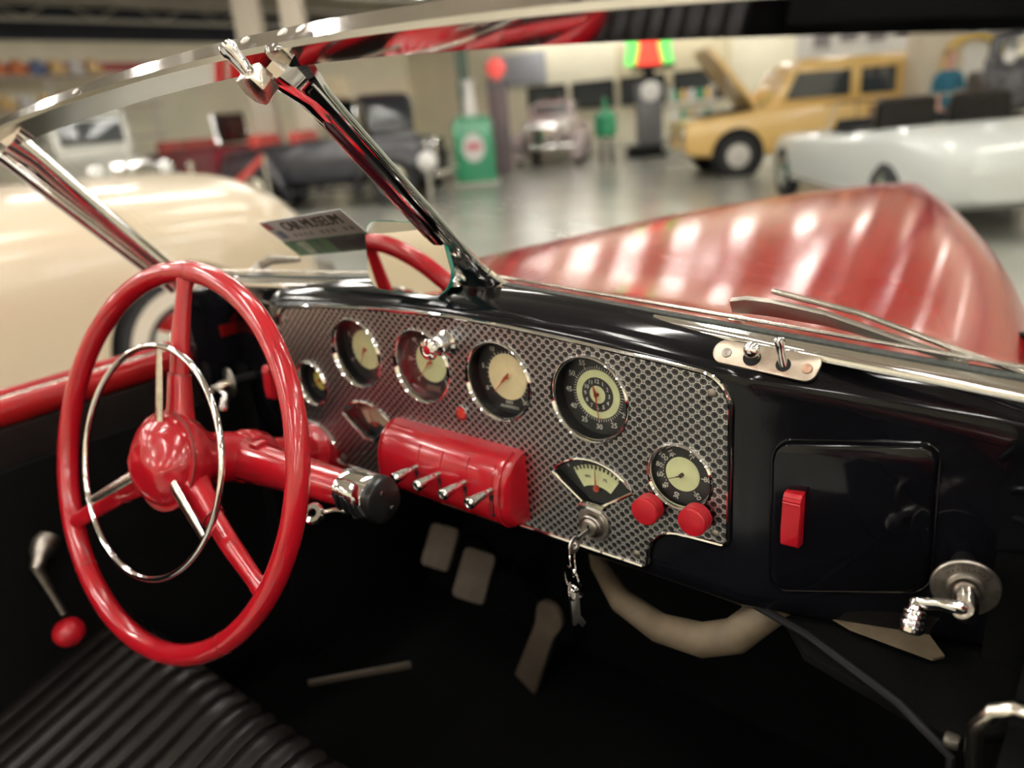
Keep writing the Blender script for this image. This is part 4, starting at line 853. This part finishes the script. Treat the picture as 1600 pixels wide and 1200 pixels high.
# header: flat chrome band, rectangular section
secs = []
for k in range(33):
    x = -.70+1.40*k/32; p = topp(x); a = V((0, -.26, .2775)).normalized(); f_ = V((0, .73, .684))*-1
    h = .0118+.005*abs(x)/.7; d = .010
    secs.append([p+a*-h+f_*d, p+a*(h-.004)+f_*d, p+a*h+f_*(d-.004), p+a*(h+.001)-f_*.012, p+a*(h-.01)-f_*.016, p+a*-h-f_*d])
hd = MB().loft(secs).build('header', CHR, t, ang=.4)
for x in (-.028, .032, .060, -.4, .35):
    p = topp(x)+V((0, -.26, .2775)).normalized()*.0165; MB().lathe(p, V((0, -.68, .73)), [(.0052, 0), (.0046, .0012), (0, .0015)], 14, sx=1.3).build('screw', NICK, hd)
for sx, m_ in ((-1, 0), (1, 0)):
    # lower rail
    rl = []; chan = []; ry = []
    for k in range(25):
        x = sx*(.70*k/24); p = base(x); z0 = V((0, .0, -.004))
        rl.append([p+V((0, -.0135, -.010)), p+V((0, -.0135, -.006)), p+V((0, -.0115, -.002)), p+V((0, -.008, .0010)), p+V((0, -.005, .0025)), p+V((0, .010, .001)), p+V((0, .013, -.014)), p+V((0, -.006, -.014))])
        ry.append(p+V((0, .004, .0065)))
        chan.append([p+V((0, -.0035, .002)), p+V((0, -.0035, .0045)), p+V((0, .0005, .0062)), p+V((0, .0035, .0062)), p+V((0, .0035, .002))])
    r = MB().loft(rl).build('lower_rail', CHR, t, ang=.5)
    MB().loft(chan).build('rubber_seal', RUB, r)
    MB().tube([p+V((0, .004, .004)) for p in ry], .0022, 8).build('outer_bead', CHRW, r)
    # side pillar
    b0 = base(sx*.685)+V((0, -.004, -.01)); b1 = topp(sx*.685)
    MB().tube([b0, b0.lerp(b1, .15), b0.lerp(b1, .85), b1+V((0, 0, -.008))], [.022, .0175, .0170, .022], 10, flat=1.25, up=(0, 1, .9)).tube([b0+V((0, -.016, -.01)), b1+V((0, -.018, -.03))], .0085, 8).tube([b0+V((0, -.004, -.01)), b1+V((0, -.010, -.03))], .007, 8).build('side_pillar', CHR, t, ang=.8)
    # glass
    g = MB(); a = V((0, -.26, .2775)).normalized(); N = 8; Pp = []
    for k in range(N+1):
        x = sx*(.004+.676*k/N); Pp.append((base(x)+V((0, .001, .004)), topp(x)+V((0, .001, -.006))))
    vs = [p for pr_ in Pp for p in pr_]; g.add(vs, [(2*k, 2*k+2, 2*k+3, 2*k+1) for k in range(N)])
    o = g.build('windshield_glass', WG, t)
# centre post: grooved, wide at the top
ax = (AT-A0).normalized(); nr = V((0, -.73, -.684)).normalized()   # rearward normal
def csec(s, w, d, w2): 
    c = A0.lerp(AT, s)
    return [c+X_*w+nr*-.004, c+X_*w*.95+nr*.002, c+X_*w2+nr*.006, c+X_*w2*.8+nr*d, c+X_*w2*.35+nr*(d+.003), c-X_*w2*.35+nr*(d+.003), c-X_*w2*.8+nr*d, c-X_*w2+nr*.006, c-X_*w*.95+nr*.002, c-X_*w+nr*-.004]
cp_ = MB().loft([csec(-.02, .050, .012, .034), csec(.04, .034, .011, .025), csec(.10, .026, .010, .021), csec(.2, .0225, .009, .0185), csec(.5, .0215, .0085, .0175), csec(.78, .0215, .0085, .0175), csec(.86, .023, .012, .018), csec(.93, .030, .020, .020), csec(.975, .034, .024, .020)]).build('centre_post', CHR, t, ang=.45)
for sx in (-1, 1):
    MB().tube([A0.lerp(AT, s)+X_*sx*(.0225 if s > .1 else .029)+nr*-.001 for s in (.04, .12, .5, .95)], .0022, 8).build('glass_edge_strip', mat('glass_edge_grey', (.30, .33, .28), .3), cp_)
    MB().tube([A0.lerp(AT, s)+X_*sx*.0198+nr*.0050 for s in (.08, .2, .5, .9)], .0017, 8).build('polished_bead', CHR, cp_)
MB().tube([A0.lerp(AT, s)+nr*(.0095) for s in (.30, .33, .78, .80)], [.003, .0080, .0085, .003], 12, flat=.7, up=X_).build('post_groove', mat('post_oxblood', (.045, .004, .010), .2, coat=.5), cp_)  # very dark red strip along the middle of the post
# catch at the top of the post
tc = AT+nr*.026+V((-.004, 0, -.004))
MB().prism([(-.016, .010), (.010, .012), (.013, -.004), (.006, -.018), (-.004, -.022), (-.016, -.018), (-.020, -.006)], tc+nr*-.006, X_, ax, nr, .020).build('catch_block', CHRW, t, bev=.003)
MB().lathe(tc+nr*.004+V((-.004, 0, .002)), V((-.30, -.42, .72)), [(.0075, -.008), (.0085, 0), (.0068, .004), (.0068, .026), (.0085, .029), (.0088, .035), (.006, .038), (0, .0375)], 24).build('catch_pin', CHR, t)
# card on the glass
tl, tr_, br, bl = [CP+V(p)*1.135 for p in ((-.8991, .5746, -.1113), (-.6924, .5472, -.0866), (-.6857, .5958, -.1379), (-.8931, .6225, -.1626))]
uu = (tr_-tl).normalized(); vv = (tl-bl).normalized(); wd = (tr_-tl).length; hh = (tl-bl).length; nn = uu.cross(vv).normalized(); vv = nn.cross(uu)
o0 = bl+nn*-.0005
t = thing('museum_card', 'small printed card lying against the windshield glass, its heading reading CAR MUSEUM', 'sign', o0)
cb = MB().prism([(0, 0), (wd, 0), (wd, hh), (0, hh)], o0, uu, vv, nn, .0012).build('card', mat('card_white', (.42, .42, .40), .5), t)
def strip(name, x0, x1, y0, y1, m, z=.0013): return MB().prism([(x0*wd, y0*hh), (x1*wd, y0*hh), (x1*wd, y1*hh), (x0*wd, y1*hh)], o0+nn*z, uu, vv, nn, .0004).build(name, m, cb)
strip('printed_photo', .0, 1, .0, .42, mat('print_green', (.06, .16, .07), .5, noise=.5, nscale=60))
strip('printed_photo', .55, .97, .05, .40, mat('print_black', (.02, .02, .025), .5, noise=.5, nscale=60), .0018)
strip('printed_photo', .16, .28, .04, .40, mat('print_pale', (.3, .38, .26), .5, noise=.4, nscale=60), .0018)
strip('printed_logo', .02, .10, .78, .96, mat('print_red', (.35, .04, .05), .5), .0016)
strip('printed_logo', .07, .15, .52, .72, mat('print_slate', (.10, .13, .2), .5), .0016)
q = MB(); put_text(q, 'CAR MUSEUM', o0+uu*wd*.57+vv*hh*.80+nn*.0015, uu, vv, .0265, 1.0)
q.build('heading', INK, cb)
q = MB()
for i in range(11):
    if i in (4, 8): continue
    q.prism([(.24*wd+i*.066*wd, .52*hh), (.24*wd+i*.066*wd+.035*wd, .52*hh), (.24*wd+i*.066*wd+.035*wd, .61*hh), (.24*wd+i*.066*wd, .61*hh)], o0+nn*.0013, uu, vv, nn, .0004)
q.build('small_print', mat('print_grey', (.2, .2, .2), .5), cb)
# rear-view mirror on the dash top
mc = V((-.051, -.006, 1.196)); mu = V((1, .01, -.0)).normalized(); mn = V((.01, -1, .045)).normalized(); mv = mn.cross(mu); mv = mv if mv.z > 0 else -mv
t = thing('rear_view_mirror', 'frameless rear-view mirror with rounded ends and green glass edge at the post foot', 'mirror', (mc.x, mc.y, 1.15))
mo = arc(.036, .018, .026, 90, 0, 8)+arc(.036, -.012, .034, 0, -90, 8)+arc(-.058, -.022, .024, -90, -180, 8)+arc(-.058, .022, .022, 180, 90, 8)
mo = [(x*1.0, y) for x, y in mo]
MB().prism(mo, mc, mu, mv, -mn, .0055).build('glass_plate', GREENG, t)
mi = [(x*.985, y*.98) for x, y in mo]
MB().prism(mi, mc+mn*.0002, mu, mv, mn, .0004).build('mirror_face', MIR, t)
MB().tube([mc-mn*.006+mv*-.01, mc-mn*.03+mv*-.03, V((-.03, .045, 1.158))], .006, 10).build('bracket', CHR, t)
MB().lathe(V((-.03, .045, 1.152)), Z_, [(.016, 0), (.014, .006), (.007, .010)], 20).build('bracket_foot', CHR, t)
# wiper outside the right pane
t = thing('wiper', 'flat chrome windshield wiper resting along the bottom of the right glass', 'wiper', (.33, .095, 1.128))
MB().lathe((.333, .098, 1.118), (0, .1, 1), [(.010, 0), (.010, .012), (.006, .016)], 18).build('pivot', CHRW, t)
wa = [V((.327, .098, 1.1445)), V((.345, .096, 1.147)), V((.375, .093, 1.1470)), V((.43, .086, 1.1435)), V((.49, .076, 1.134)), V((.548, .068, 1.1235))]
hw = [.0085, .0105, .0105, .0080, .0042, .0030]
secs = [[p+V((0, -.5, .85))*w+V((0, -.003, -.001)), p+V((0, -.5, .85))*w*1.0+V((0, .003, .002)), p-V((0, -.5, .85))*w+V((0, .005, .003)), p-V((0, -.5, .85))*w+V((0, -.003, -.001))] for p, w in zip(wa, hw)]
wm = MB().loft(secs).build('arm', mat('dull_wiper_metal', (.30, .27, .23), .35, .6), t, bev=.001)
MB().box(wa[-1]+V((0, -.001, .002)), (.016, .005, .011)).build('blade_clip', NICK, t, bev=.0008)
MB().tube([V((.372, .100, 1.162)), V((.46, .090, 1.150)), V((.548, .075, 1.129)), V((.62, .066, 1.113))], .0022, 8).build('blade_spine', BLKP, t)
MB().tube([V((.372, .094, 1.1655)), V((.46, .083, 1.1535)), V((.548, .068, 1.1325)), V((.62, .060, 1.116))], .0028, 8).build('rubber_blade', CHRW, t)
q = MB(); put_text(q, '15', wa[-1]+V((0, -.0038, .003)), X_, V((0, .3, .95)), .007); q.build('stamp', NUM, t)
t = thing('wiper', 'short wiper pivot outside the left glass beyond the top of the steering wheel', 'wiper', (-.56, .10, 1.11))
MB().lathe((-.56, .10, 1.105), Z_, [(.022, 0), (.022, .018), (.012, .03), (.008, .032)], 20).build('pivot', NICK, t)
MB().tube([V((-.56, .10, 1.133)), V((-.50, .088, 1.150)), V((-.40, .076, 1.158))], [.009, .008, .004], 8, flat=.5).build('arm', NICK, t)

# =================================================================== BODY: hood, cowl, doors, footwell
CARB = t = thing('convertible_car', 'red open convertible whose cockpit we look into, with long red hood', 'car', (0, .6, 0))
HWT = [(0, .72), (.1, .71), (.3, .665), (.7, .585), (1.0, .53), (1.35, .435), (1.75, .305), (2.1, .16), (2.25, .09), (2.4, .05)]
def hw_(y):
    for (a, p), (b, q_) in zip(HWT, HWT[1:]):
        if y <= b: return p+(q_-p)*(y-a)/(b-a)
    return .05
def hz(y): return 1.112+.030*math.exp(-max(0, y-.08)/.12)-.012*(y-.1)-.028*max(0, y-.8)**2 if y < 2.25 else 1.112-.012*2.15-.028*1.45**2-(y-2.25)*.35
def hsec(y, k_=1):
    w = hw_(y)*k_; zt_ = hz(y)-(1-k_)*.22; P = []
    N = 26
    for i in range(N+1):
        a = PI*i/N; c, s = math.cos(a), math.sin(a)
        P.append(V((w*math.copysign(abs(c)**.62, c), y, zt_-.42+.42*abs(s)**.5)))
    return [V((w, y, .45))]+P+[V((-w, y, .45))]
ys = [.068, .08, .10, .14, .2, .35, .5, .7, .9, 1.1, 1.3, 1.5, 1.7, 1.9, 2.05, 2.15, 2.22]
secs = [hsec(y) for y in ys]+[hsec(2.25, .9)]
q = MB().loft(secs, caps=False, closed=False); q.f.append(tuple(len(q.v)-len(secs[0])+k for k in range(len(secs[0]))))
hood = q.build('hood', REDCAR, t, ang=1.2); hood['label'] = 'long glossy red hood'
# cowl corners next to the dash
for sx in (-1, 1):
    secs = []
    for y in ((.045, .06, .12, .2, .4) if sx < 0 else (.16, .2, .3, .4)):
        secs.append([V((sx*.63, y, 1.03)), V((sx*.66, y, 1.02)), V((sx*.69, y, 1.0)), V((sx*.705, y, .97)), V((sx*.72, y, .90)), V((sx*.73, y, .55)), V((sx*.685, y, .55)), V((sx*.685, y, .9))])
    MB().loft(secs).build('cowl_side', REDCAR, t, ang=.8)
    # front fender far ahead
    fs = []
    for k in range(13):
        y = .55+1.95*k/12; s = math.sin(PI*(k+.6)/13.2)**.5
        fs.append([V((sx*(.62+.30*(1-math.cos(a))*.5*1.0), y, .35+.36*s*math.sin(a)**.8 if math.sin(a) > 0 else .35)) for a in [PI*i/12 for i in range(13)]])
    MB().loft(fs).build('front_fender', REDCAR, t, ang=1.2)
# doors
def door(sx, label):
    d = bpy.data.objects.new('door', None); COL.objects.link(d); d.parent = CARB; d['label'] = label
    y0, y1 = -1.25, -.005
    zr = lambda y: 1.000+.006*(y+.3)
    r1 = MB().tube([V((sx*.678, y, zr(y)-.022)) for y in (y0, -.8, -.4, -.1, y1, .02)], .022, 14).build('top_rail', REDCAR, d); r1['label'] = 'red painted rail'
    MB().tube([V((sx*.712, y, zr(y)-.006)) for y in (y0, -.8, -.4, -.1, y1, .03)], .012, 12).build('outer_rail', REDCAR, d)
    MB().tube([V((sx*.695, y, zr(y)-.008)) for y in (y0, -.8, -.4, -.1, y1)], .008, 8).build('window_channel', CHRW, d)
    MB().box((sx*.665, (y0+y1)/2, .75), (.02, y1-y0, .42)).build('inner_trim', LEATHER if sx < 0 else BLK, d, bev=.006)
    MB().box((sx*.725, (y0+y1)/2, .72), (.03, y1-y0, .54)).build('outer_skin', REDCAR, d, bev=.01)
    return d
door(-1, 'driver side door with glossy red top rail and black inner trim')
d = door(1, 'passenger side door at the right edge, black inside with a looped chrome handle')
MB().tube([V((.652, -.110, .925)), V((.638, -.112, .926)), V((.626, -.114, .920)), V((.617, -.113, .900)), V((.6175, -.110, .872)), V((.624, -.106, .83)), V((.650, -.10, .80))], .0062, 12).build('door_pull', CHRW, d)
t = root_dash
MB().prism([(.640, 1.10), (.640, 1.045), (.634, 1.035), (.634, .60), (.67, .60), (.67, 1.10)], (0, -.01, 0), X_, Z_, Y_, .10).build('end_post', BLK, t, bev=.006)
MB().tube([V((.605, .035, 1.028)), V((.618, .028, 1.034)), V((.626, .022, 1.025)), V((.622, .022, 1.008)), V((.610, .03, 1.004))], .0042, 10).build('wire_clip', BLK, t)
t = root_dash
MB().prism([(-.640, 1.10), (-.640, .60), (-.67, .60), (-.67, 1.10)], (0, -.01, 0), X_, Z_, Y_, .10).build('end_post', BLK, t, bev=.006)
# footwell
t = bpy.data.objects.new('footwell', None); COL.objects.link(t); t.parent = CARB; t['label'] = 'dark carpeted footwell'
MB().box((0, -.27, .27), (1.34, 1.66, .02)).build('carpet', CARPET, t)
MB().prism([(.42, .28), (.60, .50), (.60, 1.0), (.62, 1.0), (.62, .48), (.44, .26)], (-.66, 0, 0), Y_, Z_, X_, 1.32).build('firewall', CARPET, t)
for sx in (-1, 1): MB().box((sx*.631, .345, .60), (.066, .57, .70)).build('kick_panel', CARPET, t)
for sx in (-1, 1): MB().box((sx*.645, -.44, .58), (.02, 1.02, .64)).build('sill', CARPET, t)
# pedals
def pedal(name, lab, pts, cx, th, parent=None):
    t = thing(name, lab, 'pedal', cx); return t
nrm = V((0, -.80, .60)).normalized(); pu = V((0, .60, .80))
for lab, c, w, h, tilt in (('left of two worn tan pedals under the panel', V((-.345, .255, .545)), .062, .085, .10), ('right of two worn tan pedals, closer to the camera', V((-.235, .232, .530)), .066, .095, .10)):
    t = thing('pedal', lab, 'pedal', c, 'clutch and brake pedals')
    ux_ = V((1, .25, -.12)).normalized(); uy_ = (pu-ux_*pu.dot(ux_)).normalized(); uz_ = ux_.cross(uy_)
    ol = arc(w/2-.010, h/2-.010, .010, 0, 90, 4)+arc(-w/2+.010, h/2-.010, .010, 90, 180, 4)+arc(-w/2+.010, -h/2+.010, .010, 180, 270, 4)+arc(w/2-.010, -h/2+.010, .010, 270, 360, 4)
    MB().prism(ol, c, ux_, uy_, uz_, .012).build('pad', TAN, t, bev=.002)
    MB().tube([c-uz_*.002, c+V((0, .10, -.02)), c+V((0, .20, -.18))], .009, 8).build('pedal_arm', BLKM, t)
t = thing('accelerator_pedal', 'long narrow tan accelerator pedal with a rounded top', 'pedal', (-.12, .28, .45))
a_, b_ = V((-.062, .255, .522)), V((-.158, .270, .292)); uy_ = (a_-b_).normalized(); ux_ = V((1, -.1, .3)); ux_ = (ux_-uy_*ux_.dot(uy_)).normalized(); uz_ = ux_.cross(uy_); L_ = (a_-b_).length
ol = [(x, y) for x, y in arc(0, L_-.03, .030, -10, 190, 12)]+[(-.022, L_-.075), (-.028, 0), (.028, 0), (.022, L_-.075)]
MB().prism(ol, b_, ux_, uy_, uz_, .012).build('pad', TAN, t, bev=.002)
MB().tube([b_+uz_*-.004, b_+V((0, .12, .05))], .008, 8).build('hinge', BLKM, t)
# heater tube under the dash, shelf edge, handbrake
TUBE = mat('tan_hose', (.12, .09, .055), .6, noise=.2, nscale=40)
t = tag(MB().tube([V((.05, .22, .70)), V((.12, .13, .735)), V((.20, .06, .745)), V((.275, .025, .757)), V((.335, .015, .772)), V((.375, .015, .795)), V((.405, .03, .83)), V((.44, .06, .875))], [.010, .013, .016, .018, .020, .020, .019, .018], 16).build('heater_hose', TUBE), 'bent tan hose hanging under the dash right of the keys', 'hose')
t = thing('under_dash_shelf', 'dark sloping panel under the glove box with a thin tan upper edge', 'panel', (.45, .05, .80))
MB().prism([(.36, .10), (.46, -.02), (.60, -.06), (.66, .0), (.66, .20), (.36, .24)], (0, 0, .835), X_, Y_, (0, .1, -1), .012).build('shelf', CARPET, t, bev=.003)
MB().tube([V((.36, .03, .84)), V((.46, -.01, .848)), V((.555, -.06, .850)), V((.60, -.075, .83)), V((.605, -.08, .76)), V((.61, -.08, .62))], .0042, 8).build('edge_trim', BLKM, t)
MB().prism([(.43, .045), (.49, .022), (.565, .018), (.573, .028), (.53, .085), (.44, .065)], (0, 0, .846), X_, Y_, Z_, .003).build('tan_lining', TUBE, t)
MB().box((.599, -.075, .846), (.012, .012, .010)).build('bracket_end', NICK, t, bev=.003)
t = thing('hand_brake', 'chrome-collared lever with a round red ball at the lower left', 'lever', (-.60, -.33, .74))
MB().lathe((-.628, -.34, .752), V((.45, -.5, -.45)), [(.022, -.03), (.024, -.02), (.019, -.005), (.013, .005), (.011, .022), (.008, .026)], 28).build('collar', NICK, t)
MB().tube([V((-.614, -.354, .742)), V((-.606, -.347, .69)), V((-.598, -.342, .655))], [.009, .006, .006], 12).build('shaft', NICK, t)
MB().sphere((-.592, -.345, .623), .0245, 28, (1, 1, .95)).build('ball_grip', REDP, t)
# seat with pleats
t = thing('front_seat', 'black leather front seat with raised pleats at the lower left', 'seat', (-.33, -.55, .35))
dr = V((0, 1, .30)).normalized(); un = V((0, -.30, 1)).normalized()
for k in range(17):
    x = -.635+k*.0385; f0 = V((x, -.248, .575)); 
    pts = [f0+dr*-.62, f0+dr*-.3, f0+dr*-.04, f0+dr*-.012-un*.004, f0+dr*.006-un*.016, f0+dr*.012-un*.04]
    MB().tube(pts, [.0195, .0195, .0195, .018, .016, .014], 12, flat=.62, up=X_).build('pleat', LEATHER, t)
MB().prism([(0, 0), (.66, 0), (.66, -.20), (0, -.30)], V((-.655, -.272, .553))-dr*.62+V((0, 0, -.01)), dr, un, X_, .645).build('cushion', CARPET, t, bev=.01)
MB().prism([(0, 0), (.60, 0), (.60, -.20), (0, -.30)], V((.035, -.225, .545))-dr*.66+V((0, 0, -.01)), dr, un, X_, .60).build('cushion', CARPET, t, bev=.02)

t = tag(MB().tube([V((-.47, -.02, .345)), V((-.34, .13, .345))], .008, 8, flat=.4).build('sill_strip', TAN), 'thin tan strip on the dark floor below the steering wheel', 'trim strip')
